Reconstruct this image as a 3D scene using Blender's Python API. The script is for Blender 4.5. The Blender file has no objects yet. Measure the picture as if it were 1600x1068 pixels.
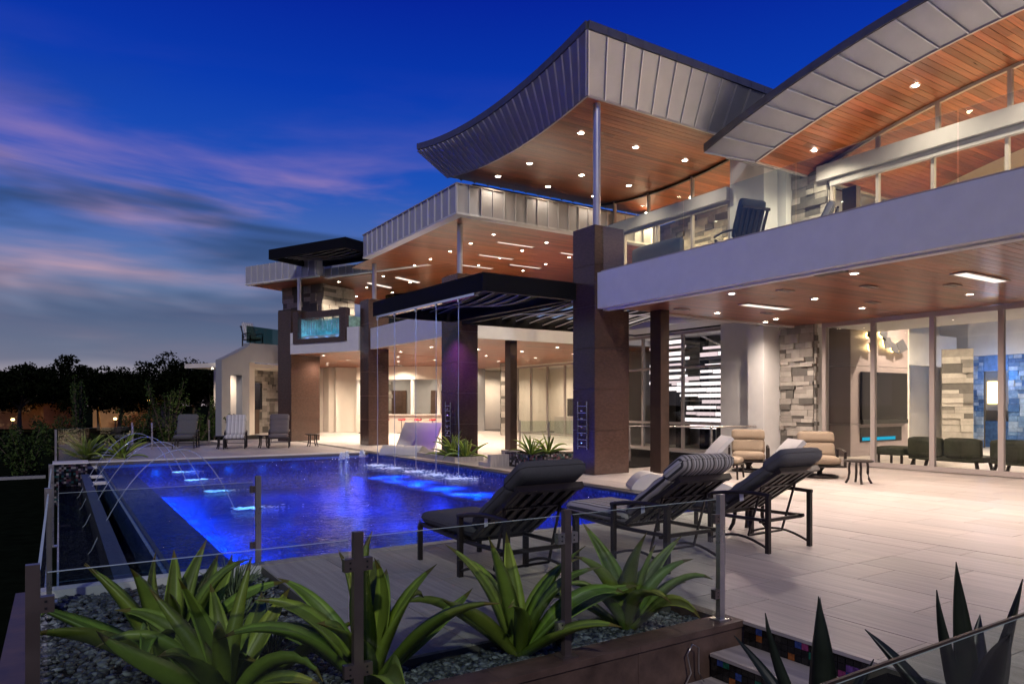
import bpy, math, random
from mathutils import Vector, Matrix, noise as mnoise

random.seed(7)
R = math.radians
sc = bpy.context.scene

# ------------------------------------------------------------------ camera
cam_d = bpy.data.cameras.new('camera')
cam = bpy.data.objects.new('camera', cam_d)
sc.collection.objects.link(cam)
cam.location = (0, 0, 1.55)
cam.rotation_euler = (R(90), 0, R(-32.68))
cam_d.sensor_width = 36
cam_d.lens = 24.83
cam_d.shift_y = (632 - 534) / 1600
cam_d.clip_start = 0.05
cam_d.clip_end = 3000
sc.camera = cam

# ------------------------------------------------------------------ world
SUN_EL, SUN_HEAD = 36.0, 208.0     # elevation, compass heading the light comes from (clockwise from +Y)
world = bpy.data.worlds.new('World'); sc.world = world
world.use_nodes = True
nt = world.node_tree; nt.nodes.clear()
def wn(t, **k):
    n = nt.nodes.new(t)
    for a, b in k.items(): setattr(n, a, b)
    return n
def ramp(node, stops, interp='LINEAR'):
    cr = node.color_ramp; cr.interpolation = interp
    while len(cr.elements) > 1: cr.elements.remove(cr.elements[-1])
    cr.elements[0].position = stops[0][0]; cr.elements[0].color = (*stops[0][1], 1)
    for p, c in stops[1:]:
        e = cr.elements.new(p); e.color = (*c, 1)
wo = wn('ShaderNodeOutputWorld'); bg = wn('ShaderNodeBackground'); bg.inputs['Strength'].default_value = 1.0
tc = wn('ShaderNodeTexCoord'); sep = wn('ShaderNodeSeparateXYZ')
nt.links.new(tc.outputs['Generated'], sep.inputs[0])
asin = wn('ShaderNodeMath', operation='ARCSINE'); nt.links.new(sep.outputs['Z'], asin.inputs[0])
el = wn('ShaderNodeMath', operation='DIVIDE'); nt.links.new(asin.outputs[0], el.inputs[0]); el.inputs[1].default_value = math.pi / 2
sky_r = wn('ShaderNodeValToRGB'); nt.links.new(el.outputs[0], sky_r.inputs[0])
ramp(sky_r, [(0.0, (.27, .22, .23)), (.045, (.19, .21, .28)), (.085, (.12, .17, .29)), (.13, (.055, .115, .32)), (.19, (.008, .060, .35)),
             (.26, (.001, .030, .31)), (.34, (.0005, .010, .23)), (.5, (.0005, .006, .11)), (1.0, (.0005, .003, .05))])
# cloud layer: long drifting streaks that catch the afterglow
mp = wn('ShaderNodeMapping'); nt.links.new(tc.outputs['Generated'], mp.inputs[0])
mp.inputs['Scale'].default_value = (1.3, 1.3, 6.0); mp.inputs['Rotation'].default_value = (R(9), R(-13), R(20)); mp.inputs['Location'].default_value = (.75, .2, .35)
cn = wn('ShaderNodeTexNoise'); cn.inputs['Scale'].default_value = 1.35; cn.inputs['Detail'].default_value = 6; cn.inputs['Roughness'].default_value = .5; cn.inputs['Distortion'].default_value = .35
nt.links.new(mp.outputs[0], cn.inputs['Vector'])
cr = wn('ShaderNodeValToRGB'); nt.links.new(cn.outputs['Fac'], cr.inputs[0]); ramp(cr, [(.45, (0, 0, 0)), (.66, (1,) * 3)], 'EASE')
band = wn('ShaderNodeValToRGB'); nt.links.new(el.outputs[0], band.inputs[0])
ramp(band, [(0.0, (.35,) * 3), (.06, (.6,) * 3), (.11, (1,) * 3), (.16, (1,) * 3), (.20, (.5,) * 3), (.235, (.12,) * 3), (.28, (0,) * 3)])
cm = wn('ShaderNodeMath', operation='MULTIPLY'); nt.links.new(cr.outputs[0], cm.inputs[0]); nt.links.new(band.outputs[0], cm.inputs[1])
ccol = wn('ShaderNodeValToRGB'); nt.links.new(el.outputs[0], ccol.inputs[0])
ramp(ccol, [(0.0, (.30, .24, .26)), (.10, (.50, .29, .31)), (.17, (.50, .27, .34)), (.22, (.22, .15, .36)), (.3, (.15, .15, .45))])
cmix = wn('ShaderNodeMix', data_type='RGBA'); nt.links.new(cm.outputs[0], cmix.inputs['Factor'])
nt.links.new(sky_r.outputs[0], cmix.inputs[6]); nt.links.new(ccol.outputs[0], cmix.inputs[7])
# darker slate cloud underneath
mp2 = wn('ShaderNodeMapping'); nt.links.new(tc.outputs['Generated'], mp2.inputs[0]); mp2.inputs['Scale'].default_value = (1.2, 1.2, 5); mp2.inputs['Rotation'].default_value = (R(4), R(-9), 0); mp2.inputs['Location'].default_value = (2.3, 1.1, .4)
cn2 = wn('ShaderNodeTexNoise'); cn2.inputs['Scale'].default_value = 1.7; cn2.inputs['Detail'].default_value = 4; cn2.inputs['Distortion'].default_value = .4; nt.links.new(mp2.outputs[0], cn2.inputs['Vector'])
cr2 = wn('ShaderNodeValToRGB'); nt.links.new(cn2.outputs['Fac'], cr2.inputs[0]); ramp(cr2, [(.44, (0, 0, 0)), (.60, (1,) * 3)], 'EASE')
cm2 = wn('ShaderNodeMath', operation='MULTIPLY'); nt.links.new(cr2.outputs[0], cm2.inputs[0]); nt.links.new(band.outputs[0], cm2.inputs[1])
cmix2 = wn('ShaderNodeMix', data_type='RGBA'); nt.links.new(cm2.outputs[0], cmix2.inputs['Factor'])
nt.links.new(cmix.outputs[2], cmix2.inputs[6]); cmix2.inputs[7].default_value = (.018, .042, .11, 1)
nish = wn('ShaderNodeTexSky', sky_type='NISHITA'); nish.sun_disc = False; nish.sun_elevation = R(-3); nish.sun_rotation = R(300)
nadd = wn('ShaderNodeMix', data_type='RGBA', blend_type='ADD'); nadd.inputs['Factor'].default_value = .02
nt.links.new(cmix2.outputs[2], nadd.inputs[6]); nt.links.new(nish.outputs[0], nadd.inputs[7])
nt.links.new(nadd.outputs[2], bg.inputs[0]); nt.links.new(bg.outputs[0], wo.inputs[0])

sun_d = bpy.data.lights.new('sun', 'SUN'); sun = bpy.data.objects.new('sun', sun_d); sc.collection.objects.link(sun)
sun_d.energy = .82; sun_d.angle = R(1.5); sun_d.color = (1.0, .93, .86)
sun.rotation_euler = (R(90 - SUN_EL), 0, R(180 - SUN_HEAD))

sc.view_settings.view_transform = 'Standard'; sc.view_settings.look = 'None'
sc.view_settings.exposure = 0.42; sc.view_settings.gamma = 1
c = sc.cycles
c.use_denoising = True; c.max_bounces = 7; c.diffuse_bounces = 3; c.glossy_bounces = 4; c.transmission_bounces = 6; c.transparent_max_bounces = 16
c.caustics_reflective = False; c.caustics_refractive = False; c.sample_clamp_indirect = 4; c.use_light_tree = True
try: c.denoiser = 'OPENIMAGEDENOISE'
except Exception: pass

# ------------------------------------------------------------------ materials
MATS = {}
def mat(name, col, rough=.5, metal=0.0, var=.0, scale=8.0, stretch=(1, 1, 1), bump=0.0, bscale=None, spec=.5, attr=False, col2=None, detail=5, coat=0.0):
    m = bpy.data.materials.new(name); m.use_nodes = True; t = m.node_tree
    b = t.nodes['Principled BSDF']
    b.inputs['Base Color'].default_value = (*col, 1); b.inputs['Roughness'].default_value = rough
    b.inputs['Metallic'].default_value = metal; b.inputs['Specular IOR Level'].default_value = spec
    if coat: b.inputs['Coat Weight'].default_value = coat; b.inputs['Coat Roughness'].default_value = .12
    if var or bump or attr or col2:
        tcn = t.nodes.new('ShaderNodeTexCoord'); mpn = t.nodes.new('ShaderNodeMapping'); mpn.inputs['Scale'].default_value = stretch
        gm = t.nodes.new('ShaderNodeNewGeometry')
        t.links.new(gm.outputs['Position'], mpn.inputs[0])
        nz = t.nodes.new('ShaderNodeTexNoise'); nz.inputs['Scale'].default_value = scale; nz.inputs['Detail'].default_value = detail; nz.inputs['Roughness'].default_value = .6
        t.links.new(mpn.outputs[0], nz.inputs['Vector'])
        src = None
        rp = t.nodes.new('ShaderNodeValToRGB'); t.links.new(nz.outputs['Fac'], rp.inputs[0])
        if col2: ramp(rp, [(.34, col), (.66, col2)])
        else:
            lo = tuple(max(0, x * (1 - var)) for x in col); hi = tuple(min(1, x * (1 + var)) for x in col)
            ramp(rp, [(.3, lo), (.7, hi)])
        src = rp.outputs[0]
        if attr:
            at = t.nodes.new('ShaderNodeAttribute'); at.attribute_name = 'tint'
            mx = t.nodes.new('ShaderNodeMix'); mx.data_type = 'RGBA'; mx.blend_type = 'MULTIPLY'; mx.inputs['Factor'].default_value = 1
            t.links.new(src, mx.inputs[6]); t.links.new(at.outputs['Color'], mx.inputs[7]); src = mx.outputs[2]
        t.links.new(src, b.inputs['Base Color'])
        rr = t.nodes.new('ShaderNodeMapRange'); rr.inputs['To Min'].default_value = max(.02, rough - .08); rr.inputs['To Max'].default_value = min(1, rough + .1)
        t.links.new(nz.outputs['Fac'], rr.inputs[0]); t.links.new(rr.outputs[0], b.inputs['Roughness'])
        if bump:
            bn = t.nodes.new('ShaderNodeBump'); bn.inputs['Strength'].default_value = bump; bn.inputs['Distance'].default_value = .02
            if bscale:
                nb = t.nodes.new('ShaderNodeTexNoise'); nb.inputs['Scale'].default_value = bscale; nb.inputs['Detail'].default_value = 4
                t.links.new(mpn.outputs[0], nb.inputs['Vector']); t.links.new(nb.outputs['Fac'], bn.inputs['Height'])
            else: t.links.new(nz.outputs['Fac'], bn.inputs['Height'])
            t.links.new(bn.outputs[0], b.inputs['Normal'])
    MATS[name] = m
    return m
def emit(name, col, strength):
    m = bpy.data.materials.new(name); m.use_nodes = True; t = m.node_tree; t.nodes.clear()
    o = t.nodes.new('ShaderNodeOutputMaterial'); e = t.nodes.new('ShaderNodeEmission')
    e.inputs[0].default_value = (*col, 1); e.inputs[1].default_value = strength; t.links.new(e.outputs[0], o.inputs[0])
    MATS[name] = m; return m
def glassy(name, tint, ior=1.45, rough=.0, bump=0.0, bscale=6.0, stretch=(1, 1, 1), gcol=(1, 1, 1), opaque=0.0, ocol=(.8, .8, .8)):
    """sheet of clear stuff: Fresnel mix of a tinted see-through and a mirror"""
    m = bpy.data.materials.new(name); m.use_nodes = True; t = m.node_tree; t.nodes.clear()
    o = t.nodes.new('ShaderNodeOutputMaterial'); tr = t.nodes.new('ShaderNodeBsdfTransparent'); gl = t.nodes.new('ShaderNodeBsdfGlossy')
    tr.inputs[0].default_value = (*tint, 1); gl.inputs['Color'].default_value = (*gcol, 1); gl.inputs['Roughness'].default_value = rough
    fr = t.nodes.new('ShaderNodeFresnel'); g0 = t.nodes.new('ShaderNodeNewGeometry'); io = t.nodes.new('ShaderNodeMapRange')
    io.inputs['To Min'].default_value = ior; io.inputs['To Max'].default_value = 1 / ior     # same mirror strength from either face
    t.links.new(g0.outputs['Backfacing'], io.inputs[0]); t.links.new(io.outputs[0], fr.inputs[0])
    mx = t.nodes.new('ShaderNodeMixShader'); t.links.new(fr.outputs[0], mx.inputs[0])
    base = tr.outputs[0]
    if opaque:
        df = t.nodes.new('ShaderNodeBsdfDiffuse'); df.inputs[0].default_value = (*ocol, 1)
        m2 = t.nodes.new('ShaderNodeMixShader'); m2.inputs[0].default_value = opaque
        t.links.new(base, m2.inputs[1]); t.links.new(df.outputs[0], m2.inputs[2]); base = m2.outputs[0]
    t.links.new(base, mx.inputs[1]); t.links.new(gl.outputs[0], mx.inputs[2]); t.links.new(mx.outputs[0], o.inputs[0])
    if bump:
        gm = t.nodes.new('ShaderNodeNewGeometry'); mpn = t.nodes.new('ShaderNodeMapping'); mpn.inputs['Scale'].default_value = stretch; t.links.new(gm.outputs['Position'], mpn.inputs[0])
        nz = t.nodes.new('ShaderNodeTexNoise'); nz.inputs['Scale'].default_value = bscale; nz.inputs['Detail'].default_value = 4; nz.inputs['Roughness'].default_value = .55; nz.inputs['Distortion'].default_value = .6
        t.links.new(mpn.outputs[0], nz.inputs['Vector'])
        bn = t.nodes.new('ShaderNodeBump'); bn.inputs['Strength'].default_value = bump; bn.inputs['Distance'].default_value = .08
        t.links.new(nz.outputs['Fac'], bn.inputs['Height']); t.links.new(bn.outputs[0], gl.inputs['Normal']); t.links.new(bn.outputs[0], fr.inputs['Normal'])
    MATS[name] = m; return m
def mosaic(name, cols, scale, rough=.15, grout=(.02, .02, .025), spread=.0, metal=.3):
    """little glass tiles too small to build: brick pattern with a random colour in each"""
    m = bpy.data.materials.new(name); m.use_nodes = True; t = m.node_tree; b = t.nodes['Principled BSDF']
    gm = t.nodes.new('ShaderNodeNewGeometry'); mpn = t.nodes.new('ShaderNodeMapping'); mpn.inputs['Scale'].default_value = (scale,) * 3
    t.links.new(gm.outputs['Position'], mpn.inputs[0])
    fl = t.nodes.new('ShaderNodeVectorMath'); fl.operation = 'FLOOR'; t.links.new(mpn.outputs[0], fl.inputs[0])
    wnz = t.nodes.new('ShaderNodeTexWhiteNoise'); t.links.new(fl.outputs[0], wnz.inputs['Vector'])
    rp = t.nodes.new('ShaderNodeValToRGB'); t.links.new(wnz.outputs['Value'], rp.inputs[0]); n = len(cols)
    ramp(rp, [(i / n, cc) for i, cc in enumerate(cols)], 'CONSTANT')
    t.links.new(rp.outputs[0], b.inputs['Base Color']); b.inputs['Roughness'].default_value = rough; b.inputs['Metallic'].default_value = metal
    MATS[name] = m; return m
def striped(name, cols, freq, axis, rough=.8, obj_space=True):
    m = bpy.data.materials.new(name); m.use_nodes = True; t = m.node_tree; b = t.nodes['Principled BSDF']
    tcn = t.nodes.new('ShaderNodeTexCoord'); sp = t.nodes.new('ShaderNodeSeparateXYZ'); t.links.new(tcn.outputs['Object'], sp.inputs[0])
    mu = t.nodes.new('ShaderNodeMath'); mu.operation = 'MULTIPLY'; mu.inputs[1].default_value = freq; t.links.new(sp.outputs[axis], mu.inputs[0])
    fr = t.nodes.new('ShaderNodeMath'); fr.operation = 'FRACT'; t.links.new(mu.outputs[0], fr.inputs[0])
    rp = t.nodes.new('ShaderNodeValToRGB'); t.links.new(fr.outputs[0], rp.inputs[0]); ramp(rp, cols, 'CONSTANT')
    t.links.new(rp.outputs[0], b.inputs['Base Color']); b.inputs['Roughness'].default_value = rough
    MATS[name] = m; return m

mat('white_plaster', (.70, .70, .70), .7, var=.04, scale=3, bump=.05, bscale=60)
mat('beam_grey', (.34, .32, .335), .5, var=.05, scale=2)
mat('warm_plaster', (.74, .68, .60), .75, var=.04, scale=2, bump=.05, bscale=50)
mat('grey_plaster', (.27, .272, .285), .75, var=.05, scale=2, bump=.05, bscale=50)
mat('wood_soffit', (.235, .070, .028), .30, var=.35, scale=3.2, stretch=(.35, 9, 9), attr=True, spec=.5)
mat('seam_metal', (.66, .66, .68), .35, metal=.4)
mat('metal_panel', (.46, .46, .48), .5, metal=.3, var=.06, scale=2.5)
mat('metal_dark', (.13, .13, .15), .45, metal=.6, var=.12, scale=4)
mat('roof_deck', (.05, .05, .06), .6)
mat('pipe_metal', (.55, .55, .58), .3, metal=.7, var=.05, scale=3)
mat('column_tile', (.062, .035, .028), .17, var=.30, scale=11, stretch=(1, 1, 2.6), bump=.06, bscale=30, detail=9)
mat('grout_dark', (.03, .025, .022), .8)
mat('grout_column', (.14, .10, .085), .8)
mat('bronze', (.075, .05, .04), .38, metal=.5, var=.15, scale=6)
mat('frame_alu', (.40, .355, .335), .45, metal=.1)
mat('frame_dark', (.05, .045, .045), .4, metal=.4)
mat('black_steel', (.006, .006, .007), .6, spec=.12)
mat('slat_highlight', (.75, .72, .70), .3, metal=.3)  # pale strip painting the highlight along each black slat
mat('deck_tile', (.42, .375, .35), .42, var=.24, scale=1.6, stretch=(13, .5, 1), bump=.03, bscale=14, attr=True, detail=7)
mat('deck_grout', (.11, .10, .09), .9)
mat('coping', (.78, .76, .76), .5, var=.08, scale=5)
mat('coping_dark', (.03, .031, .038), .4, var=.2, scale=12)
mosaic('pool_tile', [(.03, .06, .20), (.05, .09, .30), (.02, .04, .14), (.07, .13, .38), (.035, .07, .24)], 24, .2, metal=0)
mosaic('irid_mosaic', [(.01, .01, .012), (.03, .04, .06), (.10, .07, .12), (.02, .02, .025), (.20, .18, .20), (.03, .10, .11), (.015, .015, .02), (.14, .06, .08), (.05, .05, .06), (.4, .38, .4), (.01, .01, .01), (.02, .03, .06)], 19, .12, metal=.4)
for i, cc in enumerate([(.015, .014, .014), (.03, .028, .026), (.02, .16, .10), (.04, .08, .30), (.30, .05, .16), (.36, .12, .03), (.02, .018, .02), (.05, .20, .16), (.16, .07, .26), (.012, .012, .012)]):
    mat('glass_tile%d' % i, cc, .1, metal=.45, var=.5, scale=30)
for i, cc in enumerate([(.35, .325, .295), (.105, .098, .09), (.27, .25, .228), (.17, .158, .145), (.44, .41, .375)]):
    mat('stone%d' % i, cc, .75, var=.16, scale=6, bump=.25, bscale=26)
mat('mortar', (.06, .055, .05), .9)
glassy('fence_glass', (.87, .92, .89), 1.5)
glassy('window_glass', (.95, .96, .95), 1.3)
glassy('green_glass', (.30, .42, .38), 1.5)
glassy('pool_water', (.20, .42, .97), 1.33, rough=.03, bump=1.0, bscale=5.0, stretch=(1.0, 2.4, 1), gcol=(.95, .95, .95))
glassy('basin_water', (.02, .025, .03), 1.33, rough=.02, bump=.9, bscale=14, gcol=(.45, .45, .45))
glassy('jet_water', (.80, .88, 1.0), 1.35, rough=.1, opaque=.28, ocol=(.85, .9, 1.0))
mat('glass_highlight', (.42, .52, .48), .2)  # pale colour standing in for the highlight on glass tops
mat('foam', (.74, .80, .88), .7, bump=.6, bscale=50, var=.1)
mat('leaf_agave', (.16, .245, .034), .42, var=.25, scale=5, bump=.05, bscale=40, attr=True)
mat('leaf_blue', (.15, .20, .10), .5, var=.3, scale=9, attr=True)
mat('leaf_unlit', (.014, .020, .012), .35, var=.3, scale=9)  # agave leaf with the shade of unlit plants put into its colour
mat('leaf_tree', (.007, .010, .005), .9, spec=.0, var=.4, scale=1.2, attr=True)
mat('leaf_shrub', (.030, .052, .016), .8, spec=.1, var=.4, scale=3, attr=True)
mat('bark', (.10, .075, .055), .9, var=.3, scale=9, bump=.4)
mat('soil', (.018, .015, .013), .95, spec=.05, var=.4, scale=15, bump=.4)
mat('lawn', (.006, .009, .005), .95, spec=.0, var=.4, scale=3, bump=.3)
mat('pebble', (.12, .128, .135), .5, var=.5, scale=14, attr=True)
mat('planter_tile', (.105, .066, .052), .45, var=.45, scale=5, bump=.08, bscale=30, detail=9)
mat('steel', (.55, .52, .50), .28, metal=.9, var=.06, scale=6)
mat('post_bronze', (.20, .16, .145), .33, metal=.75, var=.1, scale=6)
mat('chair_frame', (.030, .023, .021), .38, metal=.35, var=.15, scale=12)
mat('cushion_charcoal', (.065, .065, .068), .85, var=.14, scale=60, bump=.12, bscale=160)
mat('cushion_grey', (.10, .10, .105), .85, var=.12, scale=60, bump=.12, bscale=160)
mat('cushion_tan', (.25, .195, .14), .85, var=.1, scale=50, bump=.12, bscale=160)
mat('cushion_plum', (.11, .095, .105), .85, var=.1, scale=50, bump=.12, bscale=160)
striped('cushion_stripe', [(0, (.45, .43, .40)), (.18, (.07, .065, .06)), (.32, (.30, .27, .24)), (.5, (.52, .50, .47)), (.62, (.05, .05, .05)), (.70, (.40, .37, .34)), (.88, (.13, .12, .11))], 7.0, 'X')
striped('cushion_stripe_white', [(0, (.60, .59, .60)), (.30, (.12, .12, .14)), (.42, (.55, .54, .55)), (.66, (.20, .2, .22)), (.74, (.58, .57, .58))], 8.0, 'X')
mat('white_plastic', (.50, .49, .48), .35, var=.02, scale=4)
mat('tag_white', (.75, .75, .72), .8)
mat('black_plastic', (.015, .015, .016), .4)
mat('screen_black', (.008, .008, .012), .15, spec=.2)
mat('mauve_panel', (.27, .225, .23), .4, var=.05, scale=1.2)
mat('red_vinyl', (.45, .015, .03), .35)
mat('tank_tile', (.22, .42, .40), .4, var=.6, scale=4)
mat('chrome', (.75, .75, .78), .12, metal=1.0)
mat('dark_wood', (.06, .032, .02), .45, var=.3, scale=6)
mat('marble', (.6, .57, .52), .3, var=.1, scale=3)
mat('blue_wall', (.10, .22, .48), .4, var=.3, scale=9)
mat('green_sofa', (.045, .05, .03), .6, var=.2, scale=12)
mat('stucco_far', (.42, .24, .11), .9, var=.2, scale=1)
mat('roof_far', (.03, .022, .02), .9)
emit('lamp_warm', (1.0, .88, .70), 55)
emit('lamp_white', (1.0, .90, .84), 9)
emit('lamp_strip', (1.0, .84, .72), 1.1)
emit('tread_glow', (1.0, .86, .88), 1.5); emit('tread_glow_dim', (1.0, .78, .82), .8)  # added glow on tread edges, standing in for strongly lit white treads
emit('lamp_amber', (1.0, .50, .12), 18)
emit('lamp_gold', (1.0, .68, .26), 7)
emit('lamp_pool', (.12, .35, 1.0), 9)
emit('tank_glow', (.02, .36, .55), .9)
emit('lamp_red', (.5, .01, .02), .8)
emit('flame', (1.0, .75, .4), 2)

# ------------------------------------------------------------------ builders
COL = sc.collection
class MB:
    """collects shapes, then becomes ONE mesh object"""
    def __init__(s): s.v = []; s.f = []; s.t = []; s.ct = None; s.sm = []
    def add(s, vs, fs, smooth=False, tint=None):
        b = len(s.v); s.v += [tuple(p) for p in vs]; s.f += [tuple(i + b for i in f) for f in fs]
        s.t += [tint or (1, 1, 1)] * len(fs); s.sm += [smooth] * len(fs); return s
    def box(s, x0, x1, y0, y1, z0, z1, tint=None):
        vs = [(x0, y0, z0), (x1, y0, z0), (x1, y1, z0), (x0, y1, z0), (x0, y0, z1), (x1, y0, z1), (x1, y1, z1), (x0, y1, z1)]
        return s.add(vs, [(3, 2, 1, 0), (4, 5, 6, 7), (0, 1, 5, 4), (1, 2, 6, 5), (2, 3, 7, 6), (3, 0, 4, 7)], tint=tint)
    def hexa(s, a, b, tint=None):
        """8 corners: ring a (4 points) and ring b"""
        return s.add(list(a) + list(b), [(3, 2, 1, 0), (4, 5, 6, 7), (0, 1, 5, 4), (1, 2, 6, 5), (2, 3, 7, 6), (3, 0, 4, 7)], tint=tint)
    def quad(s, a, b, cc, d, tint=None): return s.add([a, b, cc, d], [(0, 1, 2, 3)], tint=tint)
    def bar(s, p, q, w, h=None, up=(0, 0, 1)):
        p, q = Vector(p), Vector(q); h = h or w; d = (q - p).normalized(); u = Vector(up)
        if abs(d.dot(u)) > .98: u = Vector((0, 1, 0))
        x = d.cross(u).normalized() * (w / 2); y = x.cross(d).normalized() * (h / 2)
        r = [(-1, -1), (1, -1), (1, 1), (-1, 1)]
        return s.hexa([p + x * i + y * j for i, j in r], [q + x * i + y * j for i, j in r])
    def tube(s, pts, r, n=8, close=True):
        pts = [Vector(p) for p in pts]; rs = r if isinstance(r, (list, tuple)) else [r] * len(pts)
        vs = []; fs = []
        for i, p in enumerate(pts):
            d = (pts[min(i + 1, len(pts) - 1)] - pts[max(i - 1, 0)]).normalized()
            u = Vector((0, 0, 1)) if abs(d.z) < .95 else Vector((0, 1, 0))
            x = d.cross(u).normalized(); y = x.cross(d)
            vs += [p + (x * math.cos(2 * math.pi * k / n) + y * math.sin(2 * math.pi * k / n)) * rs[i] for k in range(n)]
        for i in range(len(pts) - 1):
            for k in range(n):
                fs.append((i * n + k, i * n + (k + 1) % n, (i + 1) * n + (k + 1) % n, (i + 1) * n + k))
        b = len(pts) - 1
        s.add(vs, fs, smooth=True)
        if close: s.add(vs[:n], [tuple(range(n - 1, -1, -1))]); s.add(vs[b * n:], [tuple(range(n))])
        return s
    def lathe(s, cx, cy, prof, n=20):
        vs = []; fs = []
        for r, z in prof: vs += [(cx + r * math.cos(2 * math.pi * k / n), cy + r * math.sin(2 * math.pi * k / n), z) for k in range(n)]
        for i in range(len(prof) - 1):
            for k in range(n): fs.append((i * n + k, i * n + (k + 1) % n, (i + 1) * n + (k + 1) % n, (i + 1) * n + k))
        return s.add(vs, fs, smooth=True)
    def pillow(s, c, size, r=.05, puff=.25, n=7, M=None, tuft=0.0):
        """soft rounded block"""
        hx, hy, hz = size[0] / 2, size[1] / 2, size[2] / 2; r = min(r, hx, hy, hz)
        H = (hx, hy, hz); inn = (hx - r, hy - r, hz - r); cache = {}; vs = []; fs = []
        def key(p):
            k = tuple(round(a, 4) for a in p)
            if k not in cache: cache[k] = len(vs); vs.append(p)
            return cache[k]
        pos = [-1 + 2 * i / (n - 1) for i in range(n)]
        def sp(a, ax):      # denser near the ends
            e = inn[ax] / H[ax] if H[ax] else 0
            return a
        for ax in range(3):
            for sg in (-1, 1):
                idx = [[None] * n for _ in range(n)]
                for i in range(n):
                    for j in range(n):
                        q = [0, 0, 0]; q[ax] = sg; q[(ax + 1) % 3] = pos[i]; q[(ax + 2) % 3] = pos[j]
                        P = [q[k] * H[k] for k in range(3)]
                        I = [max(-inn[k], min(inn[k], P[k])) for k in range(3)]
                        D = Vector([P[k] - I[k] for k in range(3)])
                        if D.length > 1e-9: D = D.normalized() * r
                        o = [I[k] + D[k] for k in range(3)]
                        fx, fy = 1 - (o[0] / hx) ** 2, 1 - (o[1] / hy) ** 2
                        o[2] *= 1 + puff * (max(0, fx) * max(0, fy)) ** .5 - puff * .3
                        if tuft: o[2] *= 1 - tuft * (.5 + .5 * math.cos(o[1] / hy * math.pi * 3)) * (.6 + .4 * math.cos(o[0] / hx * math.pi * 2))
                        idx[i][j] = key(tuple(o))
                for i in range(n - 1):
                    for j in range(n - 1):
                        f = (idx[i][j], idx[i + 1][j], idx[i + 1][j + 1], idx[i][j + 1])
                        fs.append(f if sg > 0 else f[::-1])
        M = M or Matrix.Identity(4); c = Vector(c)
        return s.add([c + (M.to_3x3() @ Vector(p)) for p in vs], fs, smooth=True)
    def piping(s, c, size, M=None, r=.007, rc=.07):
        M = (M or Matrix.Identity(4)).to_3x3(); c = Vector(c); hx, hy = size[0] / 2 + .001, size[1] / 2 + .001; pts = []
        for q, (sx, sy) in enumerate(((1, 1), (-1, 1), (-1, -1), (1, -1))):
            for k in range(5):
                a = q * math.pi / 2 + k * math.pi / 8; pts.append(c + M @ Vector((sx * (hx - rc) + rc * math.cos(a), sy * (hy - rc) + rc * math.sin(a), 0)))
        return s.tube(pts + pts[:2], r, 6)
    def build(s, name, m, parent=None, **kw):
        me = bpy.data.meshes.new(name); me.from_pydata(s.v, [], s.f)
        me.polygons.foreach_set('use_smooth', s.sm)
        if any(t != (1, 1, 1) for t in s.t):
            at = me.color_attributes.new('tint', 'FLOAT_COLOR', 'CORNER'); buf = []
            for p, t in zip(me.polygons, s.t): buf += [t[0], t[1], t[2], 1.0] * p.loop_total
            at.data.foreach_set('color', buf)
        elif True:
            at = me.color_attributes.new('tint', 'FLOAT_COLOR', 'CORNER'); at.data.foreach_set('color', [1.0] * (4 * len(me.loops)))
        me.materials.append(MATS[m] if isinstance(m, str) else m); me.update()
        return put(name, me, parent, **kw)
def put(name, me, parent=None, loc=None, scale=None, rot=None, **kw):
    o = bpy.data.objects.new(name, me); COL.objects.link(o)
    if loc is not None: o.location = loc
    if scale is not None: o.scale = scale
    if rot is not None: o.rotation_euler = rot
    if parent is not None: o.parent = parent
    for k, v in kw.items():
        if v: o[k] = v
    return o
def thing(name, label, category, loc=(0, 0, 0), rz=0, group=None, kind=None):
    o = bpy.data.objects.new(name, None); COL.objects.link(o); o.empty_display_size = .1
    o.location = loc; o.rotation_euler = (0, 0, rz); o['label'] = label; o['category'] = category
    if group: o['group'] = group
    return o
def tag(o, label, category, group=None):
    o['label'] = label; o['category'] = category
    if group: o['group'] = group
    return o
def copy_tree(src, parent=None):
    o = src.copy(); COL.objects.link(o); o.parent = parent
    for ch in list(src.children): copy_tree(ch, o)
    return o
def jit(a): return random.uniform(-a, a)
def lerp(a, b, t): return a + (b - a) * t
UNIT = {}
def unit_box(m):
    """shared bevelled unit block, one mesh for each material"""
    if m not in UNIT:
        mb = MB(); e = .035
        a = [(-.5 + e, -.5), (.5 - e, -.5), (.5, -.5 + e), (.5, .5 - e), (.5 - e, .5), (-.5 + e, .5), (-.5, .5 - e), (-.5, -.5 + e)]
        vs = [(x, y, z) for z in (-.5, .5) for x, y in a]
        fs = [tuple(range(7, -1, -1)), tuple(range(8, 16))] + [(i, (i + 1) % 8, 8 + (i + 1) % 8, 8 + i) for i in range(8)]
        mb.add(vs, fs)
        me = bpy.data.meshes.new('block'); me.from_pydata(mb.v, [], mb.f)
        at = me.color_attributes.new('tint', 'FLOAT_COLOR', 'CORNER'); at.data.foreach_set('color', [1.0] * (4 * len(me.loops)))
        me.materials.append(MATS[m]); UNIT[m] = me
    return UNIT[m]

# ================================================================== SETTING
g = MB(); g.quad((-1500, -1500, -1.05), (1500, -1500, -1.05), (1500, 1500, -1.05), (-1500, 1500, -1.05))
g.build('ground', 'lawn', kind='structure', label='dark lawn and ground around the house')

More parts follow.
